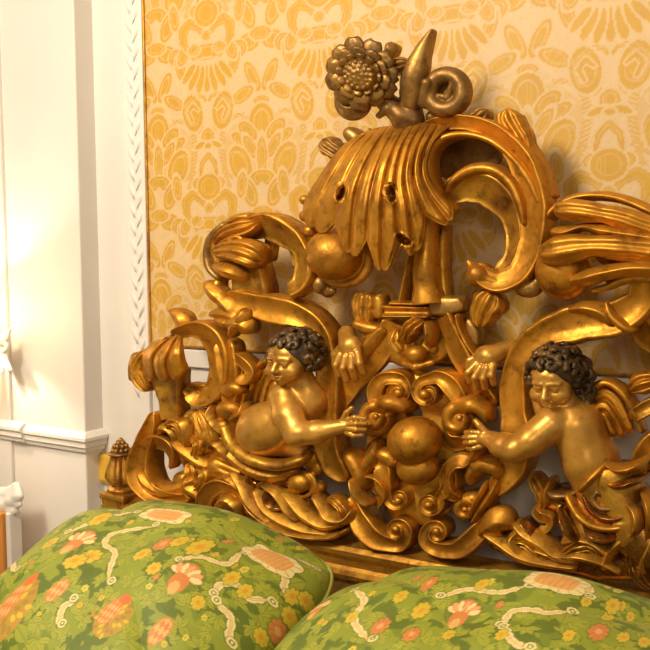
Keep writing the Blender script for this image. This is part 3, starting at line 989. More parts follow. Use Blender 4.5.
rb('stem', [(248, 250, 14, 4), (250, 276, 17, 3), (254, 302, 20, 0)], 'soft', 12, GOLD_WORN, d=2, cap=(.3, 0))
rb('leaf', [(236, 318, 9, 6), (224, 304, 10, 8), (212, 292, 8, 8), (203, 281, 6, 6)], 'ridge', 10, d=4, lobes=2, lob=0.25)
rb('leaf', [(244, 322, 10, 6), (230, 316, 9, 8), (218, 314, 7, 7), (207, 314, 3, 5)], 'ridge', 9, d=6, lobes=2, lob=0.25)
rb('leaf', [(252, 332, 7, 8), (240, 324, 10, 10), (226, 324, 7, 10), (212, 319, 2, 8)], 'ridge', 9, d=8, lobes=3, lob=0.35)
rb('leaf', [(246, 308, 5, 10), (240, 318, 8, 12), (232, 328, 6, 12), (228, 338, 2, 10)], 'ridge', 9, d=8, lobes=2, lob=0.3)
rb('leaf', [(222, 300, 7, 6), (216, 288, 5, 6), (218, 278, 3, 4)], 'round', 8, GOLD_WORN, d=2)
rb('leaf', [(236, 330, 7), (240, 322, 8), (238, 310, 4)], 'ridge', 10, d=8)
rb('trunk', [(224, 296, 8, 4), (246, 303, 13, 4), (272, 309, 15, 4), (300, 316, 14, 4), (320, 334, 12, 4), (328, 362, 12, 3), (329, 395, 13, 3), (328, 425, 13, 3), (328, 446, 13, 3), (336, 466, 12, 4), (347, 481, 6, 5)], 'soft', 13, d=2, t=14)

# ---- left lower scroll and its plume
rb('scroll', [(170, 336, 5, 4), (186, 330, 7, 5), (204, 332, 12, 5), (217, 348, 13, 4), (219, 372, 13, 4), (212, 392, 11, 5), (197, 400, 8, 7), (186, 392, 5, 8)], 'left', 12, d=4, t=12)
rb('scroll_bowl', [(184, 386, 5), (196, 392, 9), (210, 390, 8), (216, 376, 5)], 'channel', 7, GOLD_WORN, d=6)
rb('leaf', [(182, 332, 6), (181, 321, 8), (174, 314, 6), (167, 310, 2)], 'ridge', 8, d=4)
rb('leaf', [(224, 338, 12, 3), (228, 360, 12, 4), (231, 385, 10, 4), (229, 408, 8, 4)], 'soft', 10, d=4)
plume = [
    [(168, 338, 12), (152, 342, 22), (142, 356, 20), (141, 378, 12)],
    [(174, 336, 16), (162, 345, 30), (153, 360, 33), (156, 380, 26)],
    [(179, 335, 16), (172, 346, 32), (167, 362, 36), (171, 384, 28)],
    [(183, 338, 14), (184, 349, 28), (186, 360, 30), (191, 370, 24)],
]
loft('plume_leaf', plume, 7, GOLD, HB, scal=0.18, M=70, sub_u=20, power=0.65)
rb('plume_lobe', [(146, 350, 6, 4), (137, 364, 7, 6), (138, 378, 8, 6), (146, 392, 5, 5)], 'flute3', 9, d=8, lobes=2)
rb('plume_lobe', [(136, 352, 5), (134, 366, 6), (131, 382, 3)], 'round', 8, UMBER, d=2)
rb('plume_stem', [(168, 366, 15, 4), (169, 384, 14, 3), (171, 400, 11, 2), (171, 420, 10, 2)], 'soft', 11, GOLD_WORN, d=2, cap=(.4, 0))

# ---- far left C scroll
rb('end_scroll', [(152, 412, 3, 5), (151, 424, 6, 6), (148, 437, 9, 5), (142, 455, 11, 4), (142, 474, 12, 4), (152, 491, 11, 4), (170, 499, 9, 4), (188, 499, 7, 4)], 'channel', 17, d=4, t=12)
rb('end_scroll_hook', [(142, 450, 6, 6), (154, 442, 8, 8), (166, 446, 8, 9), (171, 457, 5, 9), (168, 470, 2, 8)], 'left', 10, d=5)
rb('leaf', [(137, 472, 3, 8), (145, 484, 6, 9), (158, 491, 7, 8), (176, 489, 8, 6), (190, 484, 5, 5)], 'ridge', 9, d=6)

# ---- mass of acanthus between the end scroll and the left cherub
c = Clay((155, 400, -12), (262, 520, 40), 1.1)
c.cap((176, 424, 6), (188, 450, 4), 8, 9).cap((190, 452, 4), (208, 478, 4), 11, 13).cap((205, 478, 2), (250, 500, 0), 13, 12)
c.cap((196, 420, 4), (206, 452, 4), 12, 13).cap((228, 400, 2), (222, 450, 2), 12, 12).cap((222, 450, 2), (240, 480, 0), 14, 12)
c.cap((182, 480, 2), (186, 503, 0), 9, 8).cap((206, 494, -2), (262, 512, -2), 8, 8)
c.mesh('foliage_ground', GOLD_WORN, HB, 4)
rb('leaf', [(166, 430, 4, 12), (172, 424, 7, 14), (180, 430, 6, 12), (184, 446, 4, 8)], 'flute3', 9, d=6)
rb('leaf', [(186, 448, 4, 8), (184, 430, 7, 10), (180, 418, 6, 8)], 'ridge', 10, d=8)
rb('leaf', [(196, 410, 5, 8), (203, 424, 11, 9), (206, 440, 11, 9), (202, 454, 6, 7)], 'flute3', 10, d=8, lobes=2)
rb('leaf', [(170, 440, 5, 6), (184, 452, 7, 8), (198, 462, 7, 8), (212, 468, 5, 6)], 'ridge', 11, d=8)
rb('leaf', [(188, 462, 4, 6), (191, 474, 8, 8), (187, 488, 8, 8), (192, 500, 5, 6)], 'flute3', 10, d=6, lobes=3)
rb('leaf', [(196, 478, 6, 8), (186, 486, 7, 10), (198, 496, 6, 8), (204, 508, 4, 4)], 'ridge', 9, d=8)
c = Clay((200, 450, -5), (246, 490, 40), 0.9)
c.ell((216, 466, 14), (10, 9, 9)).cap((218, 462, 17), (240, 472, 16), 4, 3, 1.5).cap((216, 467, 19), (238, 478, 16), 4, 3, 1.5).cap((213, 471, 18), (232, 483, 15), 4, 3, 1.5).cap((209, 472, 15), (222, 484, 13), 4, 3, 1.5)
c.mesh('knotted_leaf', GOLD, HB, 14)
rb('leaf', [(200, 512, 5, 6), (205, 496, 7, 9), (217, 486, 8, 10), (232, 490, 7, 9), (243, 502, 6, 8), (249, 516, 4, 6)], 'left', 11, d=6)
c = Clay((215, 395, -5), (262, 465, 34), 0.9)
c.ell((230, 409, 14), (12, 9, 9)).ball((224, 426, 14), 7, 1.5).ball((222, 446, 12), 6, 2).ring((222, 446, 14), 7, 3, 1).cap((236, 416, 8), (244, 440, 8), 7, 8).ball((243, 373, 8), 6)
c.mesh('berry_cluster', GOLD, HB, 12)
rb('leaf', [(232, 356, 6, 4), (242, 362, 7, 8), (250, 372, 7, 9), (244, 380, 6, 10), (236, 376, 3, 10)], 'left', 9, d=8)
rb('leaf', [(236, 352, 8, 3), (236, 376, 10, 4), (238, 398, 9, 4), (234, 414, 6, 4)], 'soft', 8, GOLD, d=0)
rb('leaf', [(222, 396, 6, 6), (232, 388, 7, 8), (243, 392, 5, 8)], 'round', 9, d=6)
# long blades along the rail, below the left cherub
for P, w in (([(230, 470), (240, 486), (250, 504), (266, 520), (286, 530)], 7), ([(254, 488), (262, 506), (280, 520), (302, 530), (330, 534)], 7),
             ([(282, 490), (292, 502), (304, 516), (322, 526), (344, 524)], 7), ([(312, 494), (320, 506), (328, 518), (344, 520), (354, 508)], 7),
             ([(240, 492), (252, 512), (272, 526), (300, 536), (330, 537), (350, 528)], 5), ([(262, 484), (276, 494), (288, 512), (300, 522)], 6)):
    n = len(P)
    rb('blade_leaf', [(x, y, w * (0.45 + 0.55 * math.sin(math.pi * (i + 0.6) / n)), 6 + 5 * math.sin(math.pi * i / (n - 1))) for i, (x, y) in enumerate(P)], 'ridge', 12, GOLD_WORN, d=6)
c = Clay((230, 470, -12), (362, 545, 24), 1.2)
c.cap((240, 486, 0), (275, 516, 0), 14, 15).cap((275, 516, 0), (330, 524, 0), 15, 13).cap((330, 524, 0), (352, 508, 0), 12, 8).cap((262, 486, 0), (310, 500, 0), 12, 12)
c.mesh('foliage_ground', BOLE, HB, 4)
c = Clay((284, 440, -8), (330, 505, 36), 0.9)
c.ell((302, 482, 16), (11, 10, 9)).ring((304, 484, 14), 12, 2.5, 2).ell((316, 488, 8), (8, 7, 7)).ell((309, 459, 10), (9, 9, 7)).cap((304, 450, 8), (316, 470, 8), 5, 6)
c.mesh('tassel', GOLD, HB, 12)

for P, w, mt in (([(190, 436), (198, 444), (196, 456), (206, 462)], 6, GOLD), ([(208, 452), (214, 444), (222, 452), (230, 462)], 5, GOLD_WORN), 
                 ([(196, 466), (204, 474), (200, 486), (190, 492)], 6, GOLD_WORN), ([(214, 480), (226, 478), (236, 486), (244, 498)], 5, GOLD), ([(212, 404), (208, 416), (214, 426), (224, 436)], 5, GOLD_WORN),
                 ([(244, 402), (240, 414), (232, 420), (236, 432)], 5, GOLD_WORN), ([(214, 508), (224, 500), (234, 506), (240, 516)], 5, GOLD_WORN), ([(262, 494), (268, 504), (278, 508), (290, 506)], 5, BOLE),
                 ([(300, 500), (298, 510), (308, 520), (318, 518)], 5, GOLD), ([(326, 498), (336, 502), (344, 512), (340, 522)], 6, GOLD), ([(158, 436), (162, 428), (172, 434), (176, 444)], 5, GOLD_WORN)):
    rb('leaf', [(x, y, w * (0.6, 1.0, 1.0, 0.5)[i], (6, 10, 10, 6)[i]) for i, (x, y) in enumerate(P)], 'flute3' if w > 5 else 'ridge', 9, mt, d=8, lobes=2, lob=0.3)

# ---- cartouche in the middle
c = Clay((384, 408, -14), (448, 496, 62), 0.9)
c.ell((416, 440, 26), (25, 24, 23), k=1).ell((416, 469, 20), (20, 17, 16), k=1.0)
c.mesh('boss', GOLD, HB, 24)
c = Clay((345, 365, -14), (490, 545, 22), 1.2)
c.ell((416, 450, -2), (52, 52, 9), k=1).ell((416, 396, -2), (38, 26, 9), k=4).ell((416, 505, -2), (34, 22, 8), k=4)
for (x, y, r) in ((352, 400, 12), (378, 470, 7), (462, 482, 9), (415, 412, 8), (478, 440, 7), (384, 446, 8), (446, 466, 6)):
    c.cap((x, y, -20), (x, y, 30), r, r, 2, 'sub')
c.mesh('cartouche_ground', GOLD_WORN, HB, 2)


def scroll_volute(pre, vol, h=12, d=8, prof='left', mat=None, eye=4.0, parent=None):
    o = rb('volute', list(pre) + vol, prof, h, mat or GOLD, d=d, t=12, cap=(1, .6))
    x, y = vol[-1][0], vol[-1][1]
    c = Clay((x - 12, y - 12, 0), (x + 12, y + 12, 50), 0.8)
    c.ell((x, y, d + h + 2), (eye, eye, eye * 0.9))
    c.mesh('volute_eye', mat or GOLD, HB, d + h)
    return o


scroll_volute([(394, 414, 7), (381, 405, 9), (377, 391, 9), (385, 379, 8)], volute(397, 391, 13.5, -75, 1.3, 1, 7, 2.2, 7, r1=3), eye=4.6, prof='soft')
scroll_volute([(464, 412, 7), (460, 396, 10), (451, 383, 10), (440, 377, 8)], volute(428, 393, 14.5, -80, 1.35, -1, 7, 2.2, 7, r1=3), eye=5.2, prof='soft')
scroll_volute([(410, 412, 5, 4), (400, 405, 8, 6), (388, 403, 9, 8)], volute(374, 419, 14, -65, 0.95, -1, 9, 4, 8, r1=4), h=13, d=10, eye=3.2, prof='round')
c = Clay((350, 395, -10), (400, 445, 30), 0.9)
c.ell((375, 420, 10), (17, 17, 10), 1)
c.mesh('curled_leaf', GOLD, HB, 12)
scroll_volute([(488, 424, 4, 4), (483, 412, 7, 6), (471, 405, 9, 8)], volute(459, 421, 15, -85, 0.95, -1, 9, 4, 8, r1=4), h=13, d=10, eye=3.4, prof='round')
c = Clay((434, 396, -10), (486, 448, 30), 0.9)
c.ell((459, 421, 10), (18, 18, 10), 1)
c.mesh('curled_leaf', GOLD, HB, 12)
rb('leaf', [(442, 432, 7, 4), (452, 442, 9, 4), (468, 442, 8, 4)], 'left', 10, d=6)
scroll_volute([(374, 460, 6), (384, 466, 9), (386, 486, 9)], volute(399, 498, 11, 195, 1.3, -1, 6, 2, 6, r1=2.5), prof='soft', eye=3.8)
scroll_volute([(452, 466, 7), (452, 484, 8)], volute(430, 502, 12.5, -25, 1.35, 1, 6.5, 2, 6, r1=2.5), eye=4, prof='soft')
rb('leaf', [(376, 452, 6, 8), (388, 458, 8, 8), (396, 468, 6, 8)], 'round', 10, d=6)
rb('leaf', [(470, 462, 7, 8), (456, 462, 8, 9), (446, 474, 8, 9), (448, 492, 8, 8), (458, 500, 5, 8)], 'left', 11, d=8)
rb('twisted_leaf', [(343, 452, 4), (350, 456, 8, 2), (357, 467, 9, 3), (362, 480, 7, 2), (364, 492, 4)], 'round', 15, d=8)
rb('twisted_leaf', [(376, 438, 4), (374, 452, 8, 2), (367, 466, 8, 3), (360, 478, 4)], 'round', 13, d=6)
rb('twisted_leaf', [(360, 490, 4), (366, 482, 7, 2), (376, 485, 9, 3), (381, 497, 8, 2), (374, 508, 5)], 'left', 13, d=6)
rb('leaf', [(350, 478, 4, 10), (354, 492, 5, 12), (362, 502, 5, 10), (370, 506, 3, 8)], 'ridge', 10, GOLD_WORN, d=10)
rb('leaf', [(376, 440, 4), (370, 452, 7), (366, 466, 4)], 'ridge', 10, d=10)
rb('twisted_leaf', [(470, 486, 4), (472, 473, 8, 2), (483, 464, 10, 4), (496, 468, 9, 3), (500, 480, 5)], 'round', 15, d=6)
rb('twisted_leaf', [(500, 478, 4), (492, 494, 6, 2), (482, 510, 6, 2), (472, 524, 4)], 'ridge', 13, d=8)
rb('twisted_leaf', [(488, 480, 3), (479, 498, 4.5, 2), (468, 520, 4)], 'ridge', 13, GOLD_WORN, d=8)
scroll_volute([(480, 500, 5), (472, 498, 7)], volute(466, 511, 13, -60, 1.1, -1, 8, 2.5, 5), h=10, d=6, prof='round', eye=3)
rb('leaf', [(474, 436, 5, 8), (476, 450, 7, 8), (470, 462, 5, 8)], 'ridge', 11, d=8)
scroll_volute([(350, 496, 5, 2), (360, 518, 11, 2), (377, 538, 11, 3)], volute(397, 531, 14, 85, 1.5, -1, 8, 2, 6, r1=2.5), eye=3.8, d=6, prof='soft')
scroll_volute([(492, 506, 3, 0), (483, 528, 10, 1), (463, 547, 11, 3), (448, 550, 9, 3)], volute(437, 533, 14.5, 95, 1.5, 1, 8, 2, 6, r1=2.5), eye=3.8, d=6, prof='soft')
c = Clay((398, 340, -8), (434, 375, 40), 0.8)
c.ell((416, 354, 14), (10, 9, 9)).cap((402, 364, 10), (416, 367, 14), 3, 4, 1.5).cap((416, 367, 14), (430, 363, 10), 4, 3, 1.5).cap((400, 352, 6), (408, 344, 6), 5).cap((430, 350, 6), (422, 344, 6), 5)
c.mesh('bud', GOLD, HB, 14)
rb('leaf', [(404, 345, 5, 8), (406, 334, 8, 9), (414, 324, 9, 8), (424, 318, 5, 6)], 'flute3', 10, d=8, lobes=3)
rb('leaf', [(428, 348, 4, 6), (428, 334, 6, 8), (426, 320, 5, 6)], 'ridge', 9, d=8)
rb('leaf', [(402, 352, 5, 6), (394, 342, 7, 6), (396, 330, 6, 5)], 'flute3', 8, GOLD_WORN, d=4, lobes=2)
c = Clay((366, 320, -12), (450, 380, 16), 1.2)
c.ell((414, 345, -2), (36, 24, 8), k=1)
c.mesh('ground', GOLD_WORN, HB, 2)

# ---- right lower foliage
rb('leaf', [(478, 536, 3, 4), (489, 527, 13, 6), (501, 522, 14, 6), (513, 528, 3, 4)], 'ridge', 9, d=14, cap=(0, 0))
c = Clay((490, 470, -12), (690, 600, 30), 1.3)
c.cap((500, 540, 0), (540, 552, 0), 12, 16).cap((540, 552, 0), (600, 562, 0), 16, 18).cap((600, 562, 0), (680, 560, 0), 18, 22).cap((556, 500, 0), (620, 510, 0), 16, 34, 6).cap((620, 510, 0), (655, 545, 0), 32, 30)
c.mesh('foliage_ground', BOLE, HB, 4)
for P, w in (([(482, 532), (500, 544), (520, 556), (546, 564), (578, 568)], 8), ([(512, 522), (524, 534), (540, 544), (556, 556), (580, 562)], 9),
             ([(530, 548), (556, 556), (580, 556), (600, 562), (622, 574)], 7), ([(602, 572), (610, 552), (624, 538), (630, 528)], 8), ([(560, 542), (584, 540), (604, 550), (612, 562)], 7),
             ([(640, 580), (644, 560), (652, 540), (654, 520)], 8), ([(520, 530), (512, 540), (520, 552), (534, 552)], 6)):
    n = len(P)
    rb('blade_leaf', [(x, y, w * (0.45 + 0.55 * math.sin(math.pi * (i + 0.6) / n)), 6 + 5 * math.sin(math.pi * i / (n - 1))) for i, (x, y) in enumerate(P)], 'ridge', 12, GOLD_WORN, d=8)
rb('leaf', [(530, 474, 5, 6), (537, 486, 8, 8), (542, 500, 7, 8), (540, 512, 4, 6)], 'flute3', 9, GOLD_WORN, d=6, lobes=2)
rb('leaf', [(552, 478, 4, 6), (546, 492, 7, 8), (548, 508, 6, 6)], 'ridge', 9, d=6)
rb('leaf', [(532, 508, 5, 6), (540, 516, 7, 9), (550, 520, 6, 8), (546, 530, 4, 8), (536, 530, 4, 6)], 'left', 10, GOLD_WORN, d=6)
rb('leaf', [(520, 520, 4, 6), (528, 530, 5, 8), (538, 540, 5, 8), (552, 546, 4, 6)], 'ridge', 10, BOLE, d=10)
rb('leaf', [(560, 560, 5, 8), (574, 548, 8, 10), (590, 546, 8, 10), (602, 556, 5, 8)], 'flute3', 10, GOLD_WORN, d=10, lobes=3)
rb('leaf', [(505, 548, 4, 6), (520, 542, 7, 8), (534, 550, 6, 8), (544, 562, 4, 6)], 'flute3', 9, GOLD_WORN, d=10, lobes=2)
rb('leaf', [(650, 590, 5, 8), (636, 572, 8, 10), (632, 554, 8, 10), (642, 540, 5, 8)], 'flute3', 10, BOLE, d=8, lobes=2)
rb('leaf', [(690, 430, 10), (664, 440, 16), (646, 458, 14), (644, 478, 8)], 'soft', 12, d=4)
rb('leaf', [(690, 384, 8, 6), (662, 380, 10, 8), (640, 384, 12, 8), (628, 392, 7, 6)], 'flute3', 10, d=6, lobes=2)
rb('leaf', [(690, 410, 8, 4), (660, 404, 10, 6), (640, 412, 8, 6), (632, 422, 5, 4)], 'soft', 10, GOLD_WORN, d=4)

# ---- flowers of the crest
FL = sub('sunflower', HB)
FL.name = 'sunflower'
fc = np.array([363.0, 75.0, 34.0])
nrm = np.array([0.14, 0.20, 0.95]); nrm /= np.linalg.norm(nrm)
e1 = np.cross([0, 1, 0], nrm); e1 /= np.linalg.norm(e1); e2 = np.cross(nrm, e1)
rndf = random.Random(4)


def petal(a, rin, rout, wid, lift, name, mat):
    dv = e1 * math.cos(a) + e2 * math.sin(a)
    sv = np.cross(nrm, dv)
    V = []; nl, nw = 12, 9
    for i in range(nl):
        q = i / (nl - 1)
        r = rin + (rout - rin) * q
        w = wid * min(math.sin(math.pi * min(0.10 + 0.85 * q, 1)) ** 0.45, 0.55 + 0.6 * q)
        zz = lift * q - 3.5 * q * q
        for k in range(nw):
            s = -1 + 2 * k / (nw - 1)
            p = fc + dv * r + sv * w * s + nrm * (zz - 2.0 * abs(s) ** 2 - 0.5 * (abs(s) < 0.2))
            V.append(p)
    V = np.array(V)
    W = MP(V[:, 0], V[:, 1], V[:, 2], 30)
    F = [[i * nw + k, i * nw + k + 1, (i + 1) * nw + k + 1, (i + 1) * nw + k] for i in range(nl - 1) for k in range(nw - 1)]
    o = mesh_obj(name, W, F, mat, FL)
    md = o.modifiers.new('thick', 'SOLIDIFY'); md.thickness = 0.006; md.offset = 0
    return o


for k in range(11):
    petal(2 * math.pi * k / 11, 14, 35 + rndf.uniform(-3, 2), 10.0, 1 + rndf.uniform(-1, 1), 'petal', FLOWER)
for k in range(10):
    petal(2 * math.pi * (k + 0.5) / 10, 13, 28 + rndf.uniform(-2, 1), 8.6, 6, 'petal', FLOWER)
for k in range(12):
    petal(2 * math.pi * (k + 0.3) / 12, 12, 20.5, 4.8, 9, 'petal', FLOWER)
c = Clay((325, 35, 0), (405, 115, 60), 0.9)
R3 = np.array([e1, e2, nrm])
c.ell(fc + nrm * 3, (16, 16, 8), 1, rot=R3)
for ring_, cnt in ((4, 5), (8.5, 10), (12.5, 15)):
    for k in range(cnt):
        a = 2 * math.pi * k / cnt
        c.ball(fc + nrm * (10 - ring_ * 0.18) + ring_ * (e1 * math.cos(a) + e2 * math.sin(a)), 2.3, 0.8)
c.ell(fc - nrm * 6, (22, 22, 7), 2, rot=R3)
c.mesh('flower_disc', FLOWER, FL, 32)
rb('flower_leaf', [(384, 62, 4, 14), (389, 48, 6, 14), (390, 41, 4, 12)], 'ridge', 6, UMBER, d=6)
rb('flower_leaf', [(384, 72, 5, 14), (396, 64, 8, 14), (408, 62, 5, 12)], 'flute3', 8, UMBER, d=6, lobes=2)
c = Clay((330, 82, -5), (378, 126, 40), 0.9)
c.ell((354, 102, 16), (17, 18, 11), 1).ell((354, 96, 28), (12, 12, 12), 2, 'sub').ring((354, 102, 18), 15, 3.2, 1.5, 1.05)
c.mesh('bell_flower', FLOWER, HB, 16)
c = Clay((365, 80, -10), (432, 132, 30), 0.9)
c.cap((384, 98, 14), (402, 116, 8), 10, 11, 3).cap((402, 116, 8), (404, 128, 4), 12, 12).cap((408, 92, 8), (412, 120, 6), 9, 10).cap((412, 118, 8), (416, 106, 14), 4, 3, 1).cap((392, 110, 18), (380, 116, 12), 4, 3, 1.5)
c.mesh('calyx', FLOWER, HB, 10)
rb('horn_leaf', [(408, 112, 8, 4), (410, 92, 12, 6), (413, 74, 12, 8), (419, 54, 9, 9), (426, 38, 4.5, 8), (431, 28, 1.5, 8)], 'round', 11, UMBER, d=6, t=6)
c = Clay((415, 60, -12), (478, 124, 40), 0.9)
c.ring((446, 92, 10), 16.5, 8.5, 1, 1.05, ang=0.5).cap((448, 98, 12), (454, 84, 14), 4, 3.5, 1.0).cap((448, 98, 12), (440, 96, 12), 4, 3, 1.0)
c.cap((430, 84, 18), (424, 104, 14), 5, 5, 2).cap((446, 112, 4), (428, 116, 2), 6, 7, 2).ell((446, 92, 2), (14, 14, 5), 1)
c.mesh('curled_leaf', FLOWER, HB, 12)

# ------------------------------------------------------------------ the two cherubs
def rot3(yaw, pitch, roll):
    """columns: local axes in (right, down, to-viewer) space"""
    cy, sy, cp, sp, cr, sr = math.cos(yaw), math.sin(yaw), math.cos(pitch), math.sin(pitch), math.cos(roll), math.sin(roll)
    Ry = np.array([[cy, 0, -sy], [0, 1, 0], [sy, 0, cy]])
    Rx = np.array([[1, 0, 0], [0, cp, sp], [0, -sp, cp]])
    Rz = np.array([[cr, -sr, 0], [sr, cr, 0], [0, 0, 1]])
    return Rz @ Ry @ Rx


def head(c, ctr, R, yaw, pitch, roll):
    M = rot3(yaw, pitch, roll)
    L = lambda x, y, z: np.array(ctr) + M @ (np.array([x, y, z]) * R)
    rt = M.T
    s = R
    c.ell(L(0, -0.12, -0.12), (0.90 * s, 0.98 * s, 0.98 * s), 3, rot=rt)
    c.ell(L(0, 0.32, 0.22), (0.70 * s, 0.70 * s, 0.70 * s), 4, rot=rt)
    c.ell(L(0, -0.30, 0.46), (0.58 * s, 0.40 * s, 0.42 * s), 4, rot=rt)
    for sg in (-1, 1):
        c.ball(L(sg * 0.42, 0.44, 0.50), 0.37 * s, 3)
        c.ball(L(sg * 0.33, 0.07, 0.96), 0.22 * s, 1.8, 'sub')
    c.ball(L(0, 0.86, 0.60), 0.20 * s, 3)
    c.cap(L(-0.50, -0.13, 0.76), L(-0.12, -0.17, 0.90), 0.07 * s, 0.07 * s, 3)
    c.cap(L(0.50, -0.13, 0.76), L(0.12, -0.17, 0.90), 0.07 * s, 0.07 * s, 3)
    c.cap(L(0, -0.02, 0.88), L(0, 0.34, 1.08), 0.09 * s, 0.14 * s, 2)
    for sg in (-1, 1):
        c.ball(L(sg * 0.13, 0.38, 0.98), 0.09 * s, 1.5)
        c.ball(L(sg * 0.33, 0.09, 0.735), 0.155 * s, 0.4)
        c.cap(L(sg * 0.47, 0.0, 0.80), L(sg * 0.19, -0.01, 0.88), 0.05 * s, 0.05 * s, 0.6)
        c.ell(L(sg * 0.90, 0.20, -0.05), (0.10 * s, 0.22 * s, 0.14 * s), 1.5, rot=rt)
    c.cap(L(-0.20, 0.63, 0.86), L(0, 0.59, 0.97), 0.05 * s, 0.075 * s, 1.2)
    c.cap(L(0.20, 0.63, 0.86), L(0, 0.59, 0.97), 0.05 * s, 0.075 * s, 1.2)
    c.cap(L(-0.14, 0.73, 0.86), L(0.14, 0.73, 0.86), 0.075 * s, 0.075 * s, 1.2)
    c.cap(L(-0.22, 0.665, 0.93), L(0.22, 0.665, 0.93), 0.028 * s, 0.028 * s, 0.8, 'sub')
    return L


def hair_for(name, ctr, R, yaw, pitch, roll, parent, dref, seed, curl=0.20, lo=-0.55):
    M = rot3(yaw, pitch, roll)
    L = lambda x, y, z: np.array(ctr) + M @ (np.array([x, y, z]) * R)
    B = R * 1.6
    c = Clay(np.array(ctr) - B, np.array(ctr) + B, 0.8)
    c.ell(L(0, -0.20, -0.20), (0.99 * R, 1.03 * R, 1.03 * R), 1, rot=M.T)
    c.ell(L(0, 0.35, 0.80), (0.80 * R, 0.78 * R, 0.95 * R), 2, 'sub', rot=M.T)
    rn = random.Random(seed)
    pts = []
    tries = 0
    while len(pts) < 46 and tries < 9000:
        tries += 1
        v = np.array([rn.gauss(0, 1) for _ in range(3)]); v /= np.linalg.norm(v)
        x, y, z = v
        if z > 0.30 and y > lo + 0.1 and abs(x) < 0.80:            # the face stays free
            continue
        if y > 0.62:
            continue
        if any(np.linalg.norm(v - q) < 0.33 for q in pts):
            continue
        pts.append(v)
        a = rn.uniform(0, 6.28)
        p = L(*(v * np.array([1.0, 1.05, 1.03]) + np.array([0, -0.17, -0.16])))
        t1 = np.cross(v, [0.3, 0.5, 0.8]); t1 /= np.linalg.norm(t1); t2 = np.cross(v, t1)
        rr = R * curl * rn.uniform(0.8, 1.15)
        prev = None
        for k in range(6):               # each lock is a small open coil
            th = a + k * 0.95
            q = p + (M @ (t1 * math.cos(th) + t2 * math.sin(th))) * rr * (1 - 0.09 * k) + (M @ v) * R * 0.03 * k
            if prev is not None:
                c.cap(prev, q, R * (0.165 - 0.016 * k), R * (0.15 - 0.016 * k), 0.7)
            prev = q
    o = c.mesh(name, HAIR, parent, dref)
    o['label'] = 'dark curly hair'
    return o


def hand(c, wrist, palm, tips, thumb, r=2.6, pr=6.0):
    """tips: four finger polylines ending at their tips; each starts inside the palm"""
    wrist, palm = np.array(wrist, float), np.array(palm, float)
    c.cap(wrist, palm, pr * 0.85, pr, 3)
    for P in tips:
        P = [np.array(p, float) for p in P]
        n = len(P)
        for i in range(n - 1):
            c.cap(P[i], P[i + 1], r * (1.12 - 0.12 * i), r * (1.0 - 0.12 * i), 0.7)
    T = [np.array(p, float) for p in thumb]
    for i in range(len(T) - 1):
        c.cap(T[i], T[i + 1], r * 1.2 - 0.3 * i, r * 1.05 - 0.3 * i, 0.9)


# left cherub: belly forward, face turned to the left, arm stretched to the cartouche
CH = sub('cherub', HB); CH['label'] = 'carved cherub with curly dark hair reaching for the centre of the headboard'
h1 = ((294, 358, 28), 22.5, 0.16, 0.12, 0.06)
c = Clay((222, 330, -14), (382, 475, 66), 0.85)
L1 = head(c, *h1)
c.cap((298, 374, 22), (302, 392, 18), 11, 13, 4)
c.ell((300, 402, 14), (21, 20, 16), 6)                      # chest
c.cap((296, 410, 14), (268, 428, 16), 20, 24, 8)           # trunk
c.ell((262, 430, 18), (27, 27, 22), 6)                      # belly
c.cap((266, 440, 10), (290, 452, 6), 18, 12, 6)
c.ball((296, 438, 24), 2.2, 1.0, 'sub')
c.chain([(286, 396, 26, 14.5), (296, 414, 36, 13.5), (309, 431, 42, 12)], 4)
c.chain([(309, 431, 42, 12), (326, 429, 41, 11.5), (345, 425, 36, 7.5)], 3)
c.cap((340, 416, 36), (340, 434, 36), 1.0, 1.0, 1.5, 'sub')
hand(c, (344, 425, 36), (352, 424, 35),
     [[(354, 418, 36), (362, 415, 37), (370, 417, 33)], [(355, 422, 37), (364, 421, 38), (371, 422, 33)], [(355, 426, 37), (364, 427, 38), (370, 428, 33)], [(354, 430, 36), (361, 433, 37), (367, 433, 33)]],
     [(350, 418, 36), (355, 410, 38), (359, 406, 37)])
b1 = c.mesh('body', FLESH, CH, 24)
hair_for('hair', *h1, CH, 28, 3)
c = Clay((326, 322, -5), (374, 388, 44), 0.8)
c.ell((352, 348, 18), (11, 13, 8), 3)
hand(c, (342, 334, 8), (350, 346, 17),
     [[(344, 354, 22), (341, 364, 25), (342, 374, 20)], [(350, 356, 24), (349, 367, 27), (350, 379, 21)], [(356, 356, 24), (357, 367, 26), (358, 378, 20)], [(361, 352, 22), (364, 362, 24), (365, 372, 19)]],
     [(342, 348, 18), (336, 354, 18), (335, 362, 16)], r=3.5, pr=9)
c.mesh('hand', FLESH, CH, 16)
wing1 = [
    [(278, 372, 2), (272, 364, 6), (262, 366, 6), (255, 380, 4), (252, 400, 2)],
    [(278, 376, 3), (272, 372, 7), (265, 378, 7), (260, 390, 6), (257, 406, 3)],
    [(279, 380, 3), (274, 380, 7), (269, 386, 7), (266, 396, 6), (264, 408, 3)],
    [(281, 386, 3), (277, 388, 6), (274, 394, 6), (272, 400, 5), (271, 406, 3)],
]
loft('wing', wing1, 4, GOLD_WORN, CH, scal=0.14, M=40)
rb('wing_rim', [(280, 374, 3, 6), (272, 363, 3.5, 8), (262, 363, 3.5, 8), (254, 376, 3, 6), (250, 392, 2, 4)], 'round', 6, GOLD, d=2, parent=CH)
rb('drapery', [(222, 424, 4, 8), (230, 444, 6, 12), (250, 459, 6.5, 17), (276, 466, 6, 18), (300, 460, 5, 16), (306, 452, 3, 12)], 'round', 10, GOLD_WORN, d=6, parent=CH)
